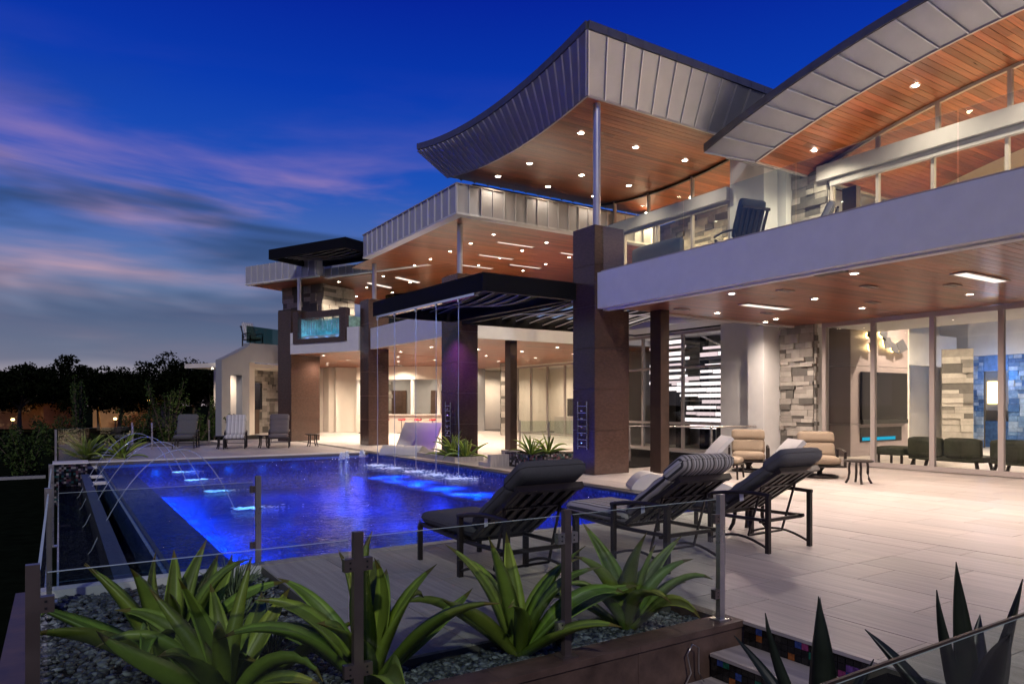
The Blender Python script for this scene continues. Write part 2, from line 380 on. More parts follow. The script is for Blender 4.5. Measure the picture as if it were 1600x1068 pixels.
# deck slab (grout bed) with tiles laid on it as parts
PX0, PX1, PY0, PY1 = .92, 8.5, 7.2, 21.9
deck = MB()
ZB = -.016
for (x0, x1, y0, y1) in [(1.65, PX1, 4.0, PY0), (4.16, PX1, -5, 4.0), (PX1, 24, -5, 46), (0.0, PX1, PY1, 33)]:
    deck.box(x0, x1, y0, y1, -1.04, ZB)
deck = deck.build('pool_deck', 'deck_grout', kind='structure', label='pale stone tiled pool terrace running into the house')
TX, TY, GAP = .61, 1.22, .006
tiles = []
def lay(x0, x1, y0, y1, ox=0, oy=0):
    i = 0; x = x0
    while x < x1 - .02:
        xe = min(x + TX, x1); y = y0 - (i % 3) * TY / 3
        while y < y1 - .02:
            ya, yb = max(y, y0), min(y + TY, y1)
            if yb - ya > .03: tiles.append((x + GAP / 2, xe - GAP / 2, ya + GAP / 2, yb - GAP / 2))
            y += TY
        x += TX; i += 1
lay(1.65, PX1 - .32, 4.0, PY0 - .02); lay(4.16, PX1 - .32, 1.2, 4.0); lay(PX1 + .32, 17.0, 3.0, 13.0); lay(PX1 + .32, 21.5, 13.0, 42)
lay(1.0, PX1, PY1 + .5, 29); lay(17.0, 24, 3, 13); lay(5.5, PX1, 29, 33)
tiles.sort(key=lambda t: (t[0] + t[1]) ** 2 + (t[2] + t[3]) ** 2)
def tile_tint():
    k = 1 + jit(.12); return (k * (1 + jit(.015)), k, k * (1 + jit(.02)))
for i, t in enumerate(tiles[:290]):
    MB().box(t[0], t[1], t[2], t[3], ZB - .004, 0 - random.random() * .0012, tile_tint()).build('tile', 'deck_tile', deck)
rest = MB()
for t in tiles[290:]: rest.box(t[0], t[1], t[2], t[3], ZB - .004, 0, tile_tint())
rest.build('far_tiles', 'deck_tile', deck, kind='stuff')
cp = MB(); cp.box(PX1 - .32, PX1 + .315, 1.2, PY0, ZB - .004, .003)
cp.build('border_strip', 'deck_tile', deck)

# pool
pool = MB()
FZ = -1.0
pool.box(PX0, PX1, PY0, PY1, FZ - .03, FZ)                                  # floor
pool.box(PX0 - .07, PX0, PY0 - .1, PY1 - .03, -1.04, -.085)                       # spill wall
pool.box(PX1 - .02, PX1 - .004, PY0 + .02, PY1 - .021, FZ + .001, -.03)
pool.box(PX0 + .001, PX1 - .004, PY1 - .02, PY1 - .004, FZ + .001, -.156)
pool.box(PX0 + .001, PX1 - .021, PY0 + .004, PY0 + .02, FZ + .001, -.03)
pool.box(PX0 - .28, PX1 - .01, PY1 + .003, PY1 + .3, -.5, -.16)
pool = pool.build('swimming_pool', 'pool_tile', kind='structure', label='blue lit rectangular swimming pool')
MB().box(PX0 + .003, 1.75, PY0 + .022, PY1 - .023, FZ + .002, -.34).build('ledge', 'pool_tile', pool)
MB().box(6.9, PX1 - .023, 12.6, 19.6, FZ + .002, -.42).build('ledge', 'pool_tile', pool)
wm = MB(); nx, ny = 2, 2
wm.quad((PX0 - .03, PY0 + .006, -.075), (PX1 - .006, PY0 + .006, -.075), (PX1 - .006, PY1 - .022, -.075), (PX0 - .03, PY1 - .022, -.075))
wm.build('pool_water', 'pool_water', kind='structure', label='rippled blue water in the pool')
# copings
cps = MB().box(PX0 - .28, PX1 + .02, PY1 - .02, PY1 + .26, -.155, -.085).build('coping', 'coping', pool)
MB().box(PX0 - .3, PX1 + .02, PY1 + .24, PY1 + .52, -.09, .012).build('coping', 'coping', pool)
MB().box(PX1 - .02, PX1 + .30, PY0 - .02, PY1 + .24, -.028, .006).build('coping', 'coping_dark', pool)
MB().box(1.63, PX1 - .03, PY0 - .16, PY0 - .001, -.03, .006).build('coping', 'deck_tile', pool)
MB().box(PX0 - .02, PX0 + .02, PY0 + .01, PY1 - .03, -.084, -.068).build('spill_edge', 'coping_dark', pool)
# underwater lamps
POOL = 3.3
def lamp(name, kind, loc, energy, col, parent=None, size=.05, spot=None, blend=.6, rot=(0, 0, 0)):
    d = bpy.data.lights.new(name, kind); d.energy = energy; d.color = col
    if kind in ('POINT', 'SPOT'): d.shadow_soft_size = size
    if kind == 'SPOT': d.spot_size = R(spot); d.spot_blend = blend
    if name == 'pool_light': d.energy *= POOL
    o = bpy.data.objects.new(name, d); COL.objects.link(o); o.location = loc; o.rotation_euler = rot
    if parent is not None: o.parent = parent
    return o
BLUE = (.0, .21, 1.0)
for i, y in enumerate([7.9 + 1.1 * k for k in range(13)]):
    MB().lathe(0, 0, [(0, .02), (.09, .02), (.11, 0)], 16).build('pool_lamp', 'lamp_pool', pool, loc=(1.752, y, -.66), rot=(0, R(90), 0))
    lamp('pool_light', 'SPOT', (1.80, y, -.55), 360, BLUE, pool, .08, 100, .9, (0, R(-36), 0))
for x in (2.8, 4.2, 5.6, 7.0, 8.1):
    lamp('pool_light', 'SPOT', (x, PY0 + .05, -.4), 110, BLUE, pool, .08, 100, .9, (R(36), 0, 0))
for (x, y, e) in [(4.4, 11.2, 34), (6.6, 9.6, 40), (7.6, 11.0, 40), (4.0, 14.6, 22), (6.2, 13.6, 50), (4.6, 17.2, 26), (6.0, 16.2, 60), (5.0, 19.8, 26), (7.4, 20.2, 60), (3.2, 20.0, 26), (7.7, 13.4, 60), (7.7, 14.9, 60), (7.7, 16.4, 60), (7.7, 18.0, 60), (6.4, 18.6, 60)]:
    lamp('pool_light', 'SPOT', (x, y, -.15), e, BLUE, pool, .06, 150, .6)
for x in (1.4, 2.4, 3.4, 4.4, 5.4, 6.4, 7.4, 8.2):
    lamp('pool_light', 'SPOT', (x, PY1 - 1.3, -.42), 9, BLUE, pool, .06, 66, .9, (R(70), 0, 0))
for y in (9.0, 10.6, 12.0):
    lamp('pool_light', 'SPOT', (PX1 - .9, y, -.42), 14, BLUE, pool, .06, 66, .9, (0, R(-70), 0))
# catch basin on the low side
cb = MB()
cb.box(.46, .58, 6.6, 19.6, -1.04, -.14)
cb.box(.44, .60, 6.6, 19.6, -.14, -.10)
cb = cb.build('catch_basin', 'coping_dark', kind='structure', label='dark overflow trough beside the pool')
MB().box(-.12, .62, PY1 - .4, PY1 + .5, -1.04, .02).build('mosaic_wall', 'irid_mosaic', cb)
MB().box(-.14, .66, PY1 - .42, PY1 + .52, .02, .05).build('cap', 'coping', cb)
for y in (17.6, 19.2): MB().box(.57, .93, y, y + .16, -.17, -.11).build('brace', 'coping', cb)
MB().box(-.02, .0, 6.8, PY1 - .4, -1.04, -.35).build('mosaic_wall', 'irid_mosaic', cb)
wb = MB(); wb.quad((-.02, 6.6, -.55), (.46, 6.6, -.55), (.46, PY1 - .4, -.55), (-.02, PY1 - .4, -.55)); wb.build('basin_water', 'basin_water', cb)
mw = MB(); mw.quad((.0, 10.5, -.548), (.455, 10.5, -.548), (.455, 15.5, -.548), (.0, 15.5, -.548))

# courtyard pond
pd = MB(); pd.quad((11.2, 12.95, .012), (16.9, 12.95, .012), (16.9, 18.6, .012), (11.2, 18.6, .012))
pd.build('pond_water', 'basin_water', kind='structure', label='black reflecting pond in the courtyard')

# ================================================================== HOUSE
house = thing('house', 'large modern two storey house with sweeping metal roofs and wood soffits', 'house', (9.9, 12, 0))
HM = Matrix.Translation((-9.9, -12, 0))
def hp(o):          # world-built part hung on the house empty
    o.parent = house; o.matrix_parent_inverse = HM; return o
def part(mb, name, m, **kw): return hp(mb.build(name, m, **kw))
CZ, F2 = 3.67, 4.46             # lower ceiling, upper floor edge

def planks(y0, y1, zf, x0, x1, w=.135, name='wood_planks', below=True, L=(2.2, 4.2)):
    mb = MB(); n = int((y1 - y0) / w); w = (y1 - y0) / n
    for i in range(n):
        ya, yb = y0 + i * w + .004, y0 + (i + 1) * w - .004
        x = x0 - random.random() * 2.5
        while x < x1:
            xe = x + random.uniform(*L); a, b = max(x, x0), min(xe, x1)
            if b - a > .05:
                za, zb = zf(ya), zf(yb); k = random.choice((.62, .8, .9, 1, 1.05, 1.15, 1.3)) + jit(.06); t = (k, k * (1 + jit(.08)), k * (1 + jit(.10)))
                mb.hexa([(a, ya, za), (b, ya, za), (b, yb, zb), (a, yb, zb)], [(a, ya, za + .02), (b, ya, za + .02), (b, yb, zb + .02), (a, yb, zb + .02)], tint=t)
            x = xe + .003
    return part(mb, name, 'wood_soffit', kind='stuff')

DL_RING = MB().lathe(0, 0, [(.062, .0), (.062, -.012), (.085, -.012), (.092, 0)], 20)
DL_DISC = MB().lathe(0, 0, [(0, -.004), (.062, -.004)], 20)
dl_src = None
LAMP = 2.4
def downlight(x, y, z, energy=180, col=(1.0, .80, .60), spot=128, s=1.0, blend=.8, tilt=(0, 0, 0)):
    global dl_src
    if dl_src is None:
        r = DL_RING.build('downlight', 'coping', None); d = DL_DISC.build('lens', 'lamp_warm', r); dl_src = r
    else:
        r = copy_tree(dl_src)
    r.location = (x, y, z - .001); r.scale = (s, s, s); r.parent = house; r.matrix_parent_inverse = HM
    energy *= LAMP
    if energy: lamp('downlight_beam', 'SPOT', (x, y, z - .03), energy, col, None, .05, spot, blend, tilt)
    return r

# ---- tiled columns
def column(x0, x1, y0, y1, z1, M=None, hs=(1.06, 1.0, 1.0, 1.0, 1.0, 1.0)):
    core = MB().box(x0 + .015, x1 - .015, y0 + .015, y1 - .015, -.01, z1 - .01)
    core = core.build('column', 'grout_column'); hp(core)
    z = 0; i = 0
    while z < z1 - .01:
        ze = min(z + hs[i % len(hs)] * .92, z1); i += 1; e = .004
        for mb in (MB().box(x0, x0 + .014, y0 + e, y1 - e, z + e, ze - e), MB().box(x1 - .014, x1, y0 + e, y1 - e, z + e, ze - e),
                   MB().box(x0 + e, x1 - e, y0 - .001, y0 + .0135, z + e, ze - e), MB().box(x0 + e, x1 - e, y1 - .0135, y1 + .001, z + e, ze - e)):
            mb.build('tile', 'column_tile', core)
        z = ze
    MB().box(x0 + .001, x1 - .001, y0 + .002, y1 - .002, z1 - .012, z1).build('tile', 'column_tile', core)
    return core
column(9.93, 10.78, 12.11, 12.89, 5.52)
column(9.93, 10.62, 18.46, 19.5, 5.45)
column(9.93, 10.75, 25.6, 26.5, 5.6)
part(MB().box(10.80, 10.98, 12.16, 12.6, 0, CZ), 'jamb', 'column_tile')
for (x, y, z0, z1) in [(10.33, 12.52, 5.5, 8.5), (10.30, 19.0, 5.44, 7.07), (10.34, 26.05, 5.58, 7.07)]:
    part(MB().tube([(x, y, z0), (x, y, z1)], .085, 20), 'pipe_column', 'pipe_metal')
    part(MB().lathe(x, y, [(.14, z0), (.14, z0 + .03), (.085, z0 + .031)], 20), 'base_plate', 'pipe_metal')

# ---- roofs
def slab_panel(parent, b0, b1, t0, t1, n, th=.025, m='metal_panel', gap=.02):
    """one metal pan between bottom edge b0-b1 and top edge t0-t1, with a standing seam on one side"""
    b0, b1, t0, t1, n = (Vector(p) for p in (b0, b1, t0, t1, n)); n = n.normalized()
    d = (b1 - b0).normalized(); mb = MB()
    g0 = d * gap
    mb.hexa([b0 + g0, b1, t1, t0 + g0], [p + n * th for p in (b0 + g0, b1, t1, t0 + g0)])
    sq = (b0 - g0 * .6, b0 + g0 * .6, t0 + g0 * .6, t0 - g0 * .6)
    MB().hexa(list(sq), [p + n * (th + .045) for p in sq]).build('seam', 'seam_metal', parent)
    return mb.build('panel', m, parent)
def wave_roof(bot, top, yb, yt, xb, xt, xend, npan, nend, near=True, capz=.16):
    """bot/top: profile functions z(s), s 0..1 along yb / yt"""
    S = 24
    YB = lambda s: lerp(yb[0], yb[1], s); YT = lambda s: lerp(yt[0], yt[1], s)
    core = MB()
    for i in range(S):
        s0, s1 = i / S, (i + 1) / S
        pb = lambda s: (xb, YB(s), bot(s)); pt = lambda s: (xt, YT(s), top(s))
        core.quad(pb(s0), pb(s1), pt(s1), pt(s0))
        core.quad(pt(s0), pt(s1), (xend, YT(s1), top(s1)), (xend, YT(s0), top(s0)))
        core.quad((xb, YB(s0), bot(s0) + .03), (xend, YB(s0), bot(s0) + .03), (xend, YB(s1), bot(s1) + .03), (xb, YB(s1), bot(s1) + .03))
    for s in (0, 1):
        core.quad((xb, YB(s), bot(s)), (xend, YB(s), bot(s)), (xend, YT(s), top(s)), (xt, YT(s), top(s)))
    core = part(core, 'roof', 'roof_deck')
    nf = Vector((-(top(.5) - bot(.5)), 0, -(xb - xt))).normalized()
    for i in range(npan):
        s0, s1 = i / npan, (i + 1) / npan
        slab_panel(core, (xb, YB(s0), bot(s0)), (xb, YB(s1), bot(s1)), (xt, YT(s0), top(s0) - capz), (xt, YT(s1), top(s1) - capz), nf)
        MB().hexa([(xt - .05, YT(s0) + .01, top(s0) - capz), (xt - .05, YT(s1), top(s1) - capz), (xt - .05, YT(s1), top(s1) + .02), (xt - .05, YT(s0) + .01, top(s0) + .02)],
                  [(xt + .02, YT(s0) + .01, top(s0) - capz), (xt + .02, YT(s1), top(s1) - capz), (xt + .02, YT(s1), top(s1) + .02), (xt + .02, YT(s0) + .01, top(s0) + .02)]).build('cap', 'metal_dark', core)
    for side in (0, 1):
        n2 = Vector((0, -1 if side == 0 else 1, 0)) * (top(side) - bot(side)) + Vector((0, 0, -abs(YB(side) - YT(side))))
        for i in range(nend):
            a, b = i / nend, (i + 1) / nend
            X = lambda t, x0: lerp(x0, xend, t)
            slab_panel(core, (X(a, xb), YB(side), bot(side)), (X(b, xb), YB(side), bot(side)), (X(a, xt), YT(side), top(side) - capz), (X(b, xt), YT(side), top(side) - capz), n2)
            e = -.05 if side == 0 else .05
            y = YT(side); MB().box(X(a, xt) + .01, X(b, xt), min(y, y + e), max(y, y + e), top(side) - capz, top(side) + .02).build('cap', 'metal_dark', core)
    # thin trim where fascia meets soffit
    tr = MB()
    for i in range(S):
        s0, s1 = i / S, (i + 1) / S
        tr.bar((xb - .012, YB(s0), bot(s0) - .02), (xb - .012, YB(s1), bot(s1) - .02), .05, .05)
    tr.bar((xb, YB(0) - .012, bot(0) - .02), (xend, YB(0) - .012, bot(0) - .02), .05, .05)
    tr.build('trim', 'frame_alu', core)
    return core
r1b = lambda s: 8.14 + .30 * (2 * s - 1) ** 2
r1t = lambda s: 9.09 + .44 * (2 * s - 1) ** 2
wave_roof(r1b, r1t, (12.33, 19.0), (11.55, 19.8), 9.9, 9.28, 19.0, 29, 19)
planks(12.34, 18.99, lambda y: r1b((y - 12.33) / 6.67) - .015, 9.92, 21.0, name='soffit_planks')
rRb = lambda y: 8.52 - .0248 * (y - 4.6) ** 2
rRt = lambda y: 9.33 - .0222 * (y - 4.6) ** 2
wave_roof(lambda s: rRb(lerp(11.2, -1, s)), lambda s: rRt(lerp(12.25, -1.5, s)), (11.2, -1), (12.25, -1.5), 14.2, 13.6, 21.0, 23, 10)
planks(-.9, 11.19, lambda y: rRb(y) - .015, 14.22, 21.5, name='soffit_planks')
# a further roof crest showing between the two waves
part(MB().hexa([(15.6, 12.4, 8.3), (19, 12.4, 8.3), (19, 13.8, 8.5), (15.6, 13.8, 8.5)], [(15.0, 12.3, 9.75), (19, 12.3, 9.9), (19, 13.6, 9.55), (15.0, 13.6, 9.4)]), 'roof_crest', 'metal_dark')

part(MB().box(10.5, 17.2, 18.55, 18.65, 7.9, 8.2), 'clerestory_band', 'frame_dark')
# flat middle roof
def flat_roof(x0, x1, y0, y1, z0, z1, sides, pitch=.46, M=None):
    core = part(MB().box(x0 + .03, x1 - .03, y0 + .03, y1 - .03, z0, z1), 'roof', 'roof_deck')
    if 'W' in sides:
        n = round((y1 - y0) / pitch)
        for i in range(n):
            a, b = lerp(y0, y1, i / n), lerp(y0, y1, (i + 1) / n)
            slab_panel(core, (x0 + .03, a, z0), (x0 + .03, b, z0), (x0 + .03, a, z1), (x0 + .03, b, z1), (-1, 0, 0))
        MB().box(x0 - .03, x0 + .25, y0 - .03, y1 + .03, z1 + .001, z1 + .035).build('cap', 'frame_alu', core)
        MB().box(x0 - .02, x0 + .28, y0 - .02, y1, z0 - .06, z0 - .001).build('trim', 'white_plaster', core)
    if 'S' in sides:
        n = round((x1 - x0) / (pitch * .86))
        for i in range(n):
            a, b = lerp(x0, x1, i / n), lerp(x0, x1, (i + 1) / n)
            slab_panel(core, (a, y0 + .03, z0), (b, y0 + .03, z0), (a, y0 + .03, z1), (b, y0 + .03, z1), (0, -1, 0))
        MB().box(x0 + .25, x1, y0 - .03, y0 + .25, z1 + .001, z1 + .035).build('cap', 'frame_alu', core)
        MB().box(x0 + .28, x1, y0 - .02, y0 + .28, z0 - .06, z0 - .001).build('trim', 'white_plaster', core)
    return core
flat_roof(9.6, 17.6, 17.9, 25.3, 7.08, 7.88, 'WS')
planks(18.18, 27.4, lambda y: 7.04, 9.88, 19.5, name='soffit_planks')
for ix, x in enumerate((11.8, 13.9, 16.0)):
    for y in (19.5, 21.0, 22.5, 24.1, 25.5): downlight(x, y, 7.04, 55, s=.8, spot=120)
def slot(x0, x1, y0, y1, z, lit=True):
    o = part(MB().box(x0, x1, y0, y1, z - .022, z - .004), 'slot_vent', 'frame_alu')
    e = .045
    MB().box(x0 + e, x1 - e, y0 + e, y1 - e, z - .026, z - .0225).build('diffuser', 'lamp_strip' if lit else 'frame_dark', o)
for (x, y) in [(12.4, 20.2), (12.9, 22.3), (13.2, 24.3), (15.2, 20.4), (14.8, 23.2)]: slot(x, x + 1.5, y, y + .16, 7.04)

# roof 1 and right roof lights
for x in (10.8, 12.6, 14.4):
    for y in (13.7, 15.95, 17.6): downlight(x, y, r1b((y - 12.33) / 6.67) - .016, (110 if x < 12 else 70) * (.14 if y > 17 else 1), s=1.15)
for (x, y) in [(15.1, 7.9), (15.3, 10.4), (15.0, 5.3), (15.0, 2.6)]: downlight(x, y, rRb(y) - .016, 110 if y > 6 else 260, s=1.2, spot=150)
for (x, y) in [(18.3, 9.8), (18.3, 7.4), (18.2, 4.8), (18.4, 2.4), (16.9, 14.0), (16.9, 15.8), (16.9, 17.8)]: downlight(x, y, (rRb(y) if y < 11 else 8.13) - .02, 260, col=(1.0, .70, .42), s=1.1, spot=160)

# ---- lower storey right wing: balcony slab, ceiling
part(MB().box(10.0, 10.16, -3, 12.10, CZ - .0, F2), 'balcony_fascia', 'white_plaster')
part(MB().box(10.16, 10.34, -3, 12.10, CZ - .03, CZ + .06), 'fascia_return', 'white_plaster')
part(MB().box(10.16, 21, -3, 12.12, CZ + .10, F2 - .12), 'floor_slab', 'white_plaster')
planks(-2.9, 12.06, lambda y: CZ + .03, 10.42, 17.02, name='ceiling_planks')
part(MB().box(10.345, 10.40, -2.5, 11.0, CZ - .005, CZ + .02), 'led_strip', 'lamp_strip')
part(MB().box(10.30, 10.46, 6.5, 7.0, CZ - .035, CZ - .006), 'screen_motor', 'frame_dark')
for (x, y) in [(10.95, 6.7), (12.9, 8.74), (12.95, 11.3), (15.08, 11.3), (14.9, 6.75), (10.95, 9.2), (12.9, 4.6), (10.95, 3.6), (15, 4.2), (15.0, 9.0), (15.4, 11.85), (12.9, 1.8), (10.95, .8)]:
    downlight(x, y, CZ + .03, 150 if x < 11 else 75, col=(1.0, .80, .66), spot=155)
for (x, y) in [(12.3, 5.6), (12.25, 9.85)]: slot(x, x + 1.5, y, y + .28, CZ + .03)
for (x, y) in [(11.3, 8.3), (12.2, 7.2), (13.3, 6.3), (14.2, 8.3), (11.6, 11.2), (13.8, 10.6)]: slot(x, x + .34, y, y + .17, CZ + .03, False)
part(MB().box(16.6, 16.8, 5.6, 5.9, rRb(5.7) - .06, rRb(5.7) - .02), 'speaker_grille', 'frame_dark')
# brown steel posts
def post(x, y, z1, w=.26, d=.34):
    p = part(MB().box(x, x + w, y, y + d, 0, z1), 'steel_post', 'bronze')
    MB().box(x + w + .001, x + w + .03, y + .06, y + d - .06, 0, z1).build('track', 'frame_dark', p)
post(11.45, 11.62, CZ + .03); post(12.55, 19.66, CZ + .02)

# ---- stone veneer
def stone_wall(p0, p1, z0, z1, nrm, name='stone_wall', hmin=.075, hmax=.24, lmin=.15, lmax=.52, deep=.05, seed=1, each=True):
    """ashlar strips of mixed height; every block its own piece"""
    rnd = random.Random(seed); p0, p1 = Vector((*p0, 0)), Vector((*p1, 0)); d = p1 - p0; L = d.length; d.normalize(); n = Vector((*nrm, 0)).normalized()
    bk = MB(); a, b = p0, p1
    bk.hexa([a - n * .12, b - n * .12, b - n * .001, a - n * .001], [v + Vector((0, 0, z1 - z0)) for v in (a - n * .12, b - n * .12, b - n * .001, a - n * .001)])
    for i, v in enumerate(bk.v): bk.v[i] = (v[0], v[1], v[2] + z0)
    bk = part(bk, name, 'mortar'); ang = math.atan2(d.y, d.x)
    z = z0; joined = {}
    while z < z1 - .01:
        h = min(rnd.choice((hmin, hmin * 1.4, (hmin + hmax) / 2, hmax)), z1 - z); s = 0
        if z1 - z - h < .05: h = z1 - z
        while s < L - .005:
            l = rnd.uniform(lmin, lmax)
            if L - s - l < lmin * .6: l = L - s
            dep = rnd.choice((.012, .03, .05, deep * 1.6)); m = 'stone%d' % rnd.choice((0, 0, 0, 1, 1, 2, 2, 3, 4))
            rows = [(0, h)] if h < .2 or rnd.random() < .6 else [(0, h * .55), (h * .55, h * .45)]
            for (dz, hh) in rows:
                cpos = p0 + d * (s + l / 2) + n * (dep / 2) + Vector((0, 0, z + dz + hh / 2))
                if each:
                    o = put('stone', unit_box(m), bk, cpos, (l - .006, dep, hh - .006), (0, 0, ang))
                    
                else: joined.setdefault(m, []).append((cpos, l - .006, dep, hh - .006))
                if len(rows) > 1: m = 'stone%d' % rnd.choice((0, 1, 2, 3))
            s += l
        z += h
    for m, lst in joined.items():
        mb = MB()
        for (cpos, l, dp, hh) in lst:
            q = [cpos + d * (i * l / 2) + n * (j * dp / 2) - Vector((0, 0, hh / 2)) for i, j in ((-1, -1), (1, -1), (1, 1), (-1, 1))]
            mb.hexa(q, [v + Vector((0, 0, hh)) for v in q])
        mb.build('stones', m, bk, kind='stuff')
    return bk

# ---- glazing
def glazing(axis, c, a0, a1, z0, z1, cuts, hcuts=(), m='frame_alu', w=.07, dep=.09, name='window_wall', glass='window_glass', tops=None):
    """frame in plane axis=c (axis 'x' or 'y'), from a0 to a1, upright bars at cuts, cross bars at hcuts; every pane its own piece"""
    B = (lambda mb, a, b, za, zb, dd: mb.box(c - dd, c + dd, a, b, za, zb)) if axis == 'x' else (lambda mb, a, b, za, zb, dd: mb.box(a, b, c - dd, c + dd, za, zb))
    fr = MB()
    B(fr, a0, a1, z0, z0 + w, dep / 2)
    root = part(fr, name, m)
    hd = MB(); B(hd, a0, a1, z1 - w, z1, dep / 2); hd.build('head_frame', m, root)
    xs = [a0] + list(cuts) + [a1]
    for i, u in enumerate(xs):
        uu = u + w / 2 if i == 0 else (u - w / 2 if i == len(xs) - 1 else u)
        mb = MB(); B(mb, uu - w / 2, uu + w / 2, z0 + w + .001, z1 - w - .001, dep / 2 + .004); mb.build('mullion', m, root)
    for hz in hcuts:
        for i in range(len(xs) - 1):
            mb = MB(); B(mb, xs[i] + w * .55, xs[i + 1] - w * .55, hz - w / 2, hz + w / 2, dep / 2 - .004); mb.build('transom', m, root)
    zs = [z0 + w] + list(hcuts) + [z1 - w]
    for i in range(len(xs) - 1):
        for j in range(len(zs) - 1):
            mb = MB(); B(mb, xs[i] + w * .4, xs[i + 1] - w * .4, zs[j], zs[j + 1], .006); mb.build('pane', glass, root)
    return root
# big sliding doors of the living room
glazing('x', 17.0, 2.6, 11.28, 0.02, CZ + .02, (4.2, 5.65, 7.07, 8.49, 9.9), name='sliding_door', w=.11)
# stone pier and plaster piers between doors and courtyard
stone_wall((16.9, 12.5), (16.9, 11.48), 0, CZ + .03, (-1, 0), seed=3)
stone_wall((16.9, 11.47), (17.02, 11.47), 0, CZ + .03, (0, -1), seed=4, lmax=.12, lmin=.1)
part(MB().box(16.2, 17.4, 12.53, 13.05, 0, CZ + .04), 'pier', 'white_plaster')
part(MB().box(16.45, 16.55, 13.051, 13.11, 0, CZ), 'channel', 'frame_dark')
part(MB().box(16.6, 17.4, 13.10, 14.36, 0, 4.3), 'pier', 'white_plaster')
part(MB().box(16.17, 16.199, 12.9, 12.97, .35, .47), 'outlet', 'black_plastic')
# stair hall window
glazing('x', 17.0, 14.36, 21.0, 0.05, 3.9, (16.25, 18.1, 19.6), (2.75, .95), name='stair_window', w=.08)
part(MB().box(16.9, 17.3, 14.36, 21.0, 3.9, 4.6), 'lintel', 'white_plaster')
part(MB().box(12.0, 17.0, 12.06, 12.16, CZ - .02, F2), 'slab_edge', 'white_plaster')

# ---- upper storey of right wing
stone_wall((16.2, 11.62), (16.2, 10.62), F2 - .2, 7.6, (-1, 0), seed=8)
stone_wall((16.2, 10.61), (16.5, 10.61), F2 - .2, 7.6, (0, -1), seed=9, lmax=.3, lmin=.2)
part(MB().box(15.4, 16.6, 11.90, 13.0, F2 - .2, 8.3), 'pier', 'white_plaster')
part(MB().box(15.95, 16.45, 11.64, 11.898, F2 - .2, 8.2), 'pier', 'white_plaster')
part(MB().box(16.0, 16.5, -2, 10.80, 7.15, 7.51), 'header_beam', 'beam_grey')
glazing('x', 16.25, -2, 10.55, F2 - .15, 7.14, (1.8, 3.4, 5.0, 6.65, 8.1, 9.35), name='upper_window', m='frame_alu')
part(MB().box(16.10, 16.22, -2, 10.5, 6.97, 7.13), 'blind_roll', 'beam_grey')
# clerestory following the wave
cl = MB(); Y = [10.6 - i * .45 for i in range(28)]
cl.add([(16.25, y, 7.511) for y in Y] + [(16.25, y, max(7.53, rRb(y) - .03)) for y in Y], [(i, i + 1, len(Y) + i + 1, len(Y) + i) for i in range(len(Y) - 1)])
cl = part(cl, 'clerestory', 'window_glass')
for i in range(len(Y) - 1):
    if rRb(Y[i + 1]) > 7.6:
        MB().bar((16.25, Y[i], max(7.53, rRb(Y[i]) - .05)), (16.25, Y[i + 1], rRb(Y[i + 1]) - .05), .08, .07).build('head_frame', 'frame_alu', cl)
for y in (9.35, 8.0, 6.6, 5.2): MB().box(16.2, 16.3, y - .04, y + .04, 7.511, rRb(y) - .03).build('mullion', 'frame_alu', cl)
# upper room beneath roof 1
part(MB().box(15.25, 15.6, 13.0, 19.3, 7.12, 7.46), 'header_beam', 'beam_grey')
glazing('x', 15.45, 13.01, 19.3, F2 - .15, 7.11, (14.4, 15.8, 17.3), name='upper_window')
cl = MB(); Y = [13.0 + i * .4 for i in range(15)]; zt = lambda y: r1b((y - 12.33) / 6.67) - .03
cl.add([(15.45, y, 7.461) for y in Y] + [(15.45, y, zt(y)) for y in Y], [(i, i + 1, len(Y) + i + 1, len(Y) + i) for i in range(len(Y) - 1)])
cl = part(cl, 'clerestory', 'window_glass')
for i in range(len(Y) - 1): MB().bar((15.45, Y[i], zt(Y[i]) - .03), (15.45, Y[i + 1], zt(Y[i + 1]) - .03), .08, .06).build('head_frame', 'frame_dark', cl)
for y in (14.4, 16.2, 17.8): MB().box(15.4, 15.5, y - .035, y + .035, 7.461, zt(y)).build('mullion', 'frame_alu', cl)
stone_wall((18.6, 19.3), (18.6, 13.2), F2 - .2, 8.1, (-1, 0), seed=12, each=False, lmin=.3, lmax=.9, hmin=.14, hmax=.34)
part(MB().box(16.4, 22, 13.0, 13.14, F2, 8.2), 'inner_wall', 'warm_plaster')
part(MB().box(21.0, 21.2, -2, 13, F2, 9), 'back_wall', 'warm_plaster')
part(MB().box(9.97, 21, 12.9, 13.0, 3.9, 4.3), 'edge_beam', 'white_plaster')
part(MB().box(15.4, 21, 13.0, 25.3, 3.95, F2 - .1), 'floor_slab', 'white_plaster')
part(MB().box(17.9, 18.1, 10.9, 11.3, F2, 7.4), 'inner_post', 'frame_dark')
part(MB().box(18.5, 18.6, 8.2, 10.4, F2, 6.1), 'inner_screen', 'grey_plaster')
# balcony glass
br = part(MB().box(10.02, 10.10, -2, 12.0, F2, F2 + .03), 'balcony_rail', 'frame_alu')
ys = [12.0, 9.6, 7.15, 4.7, 2.2, 0]
for a, b in zip(ys, ys[1:]): MB().box(10.05, 10.065, b + .012, a - .012, F2 + .03, 5.46).build('pane', 'fence_glass', br)

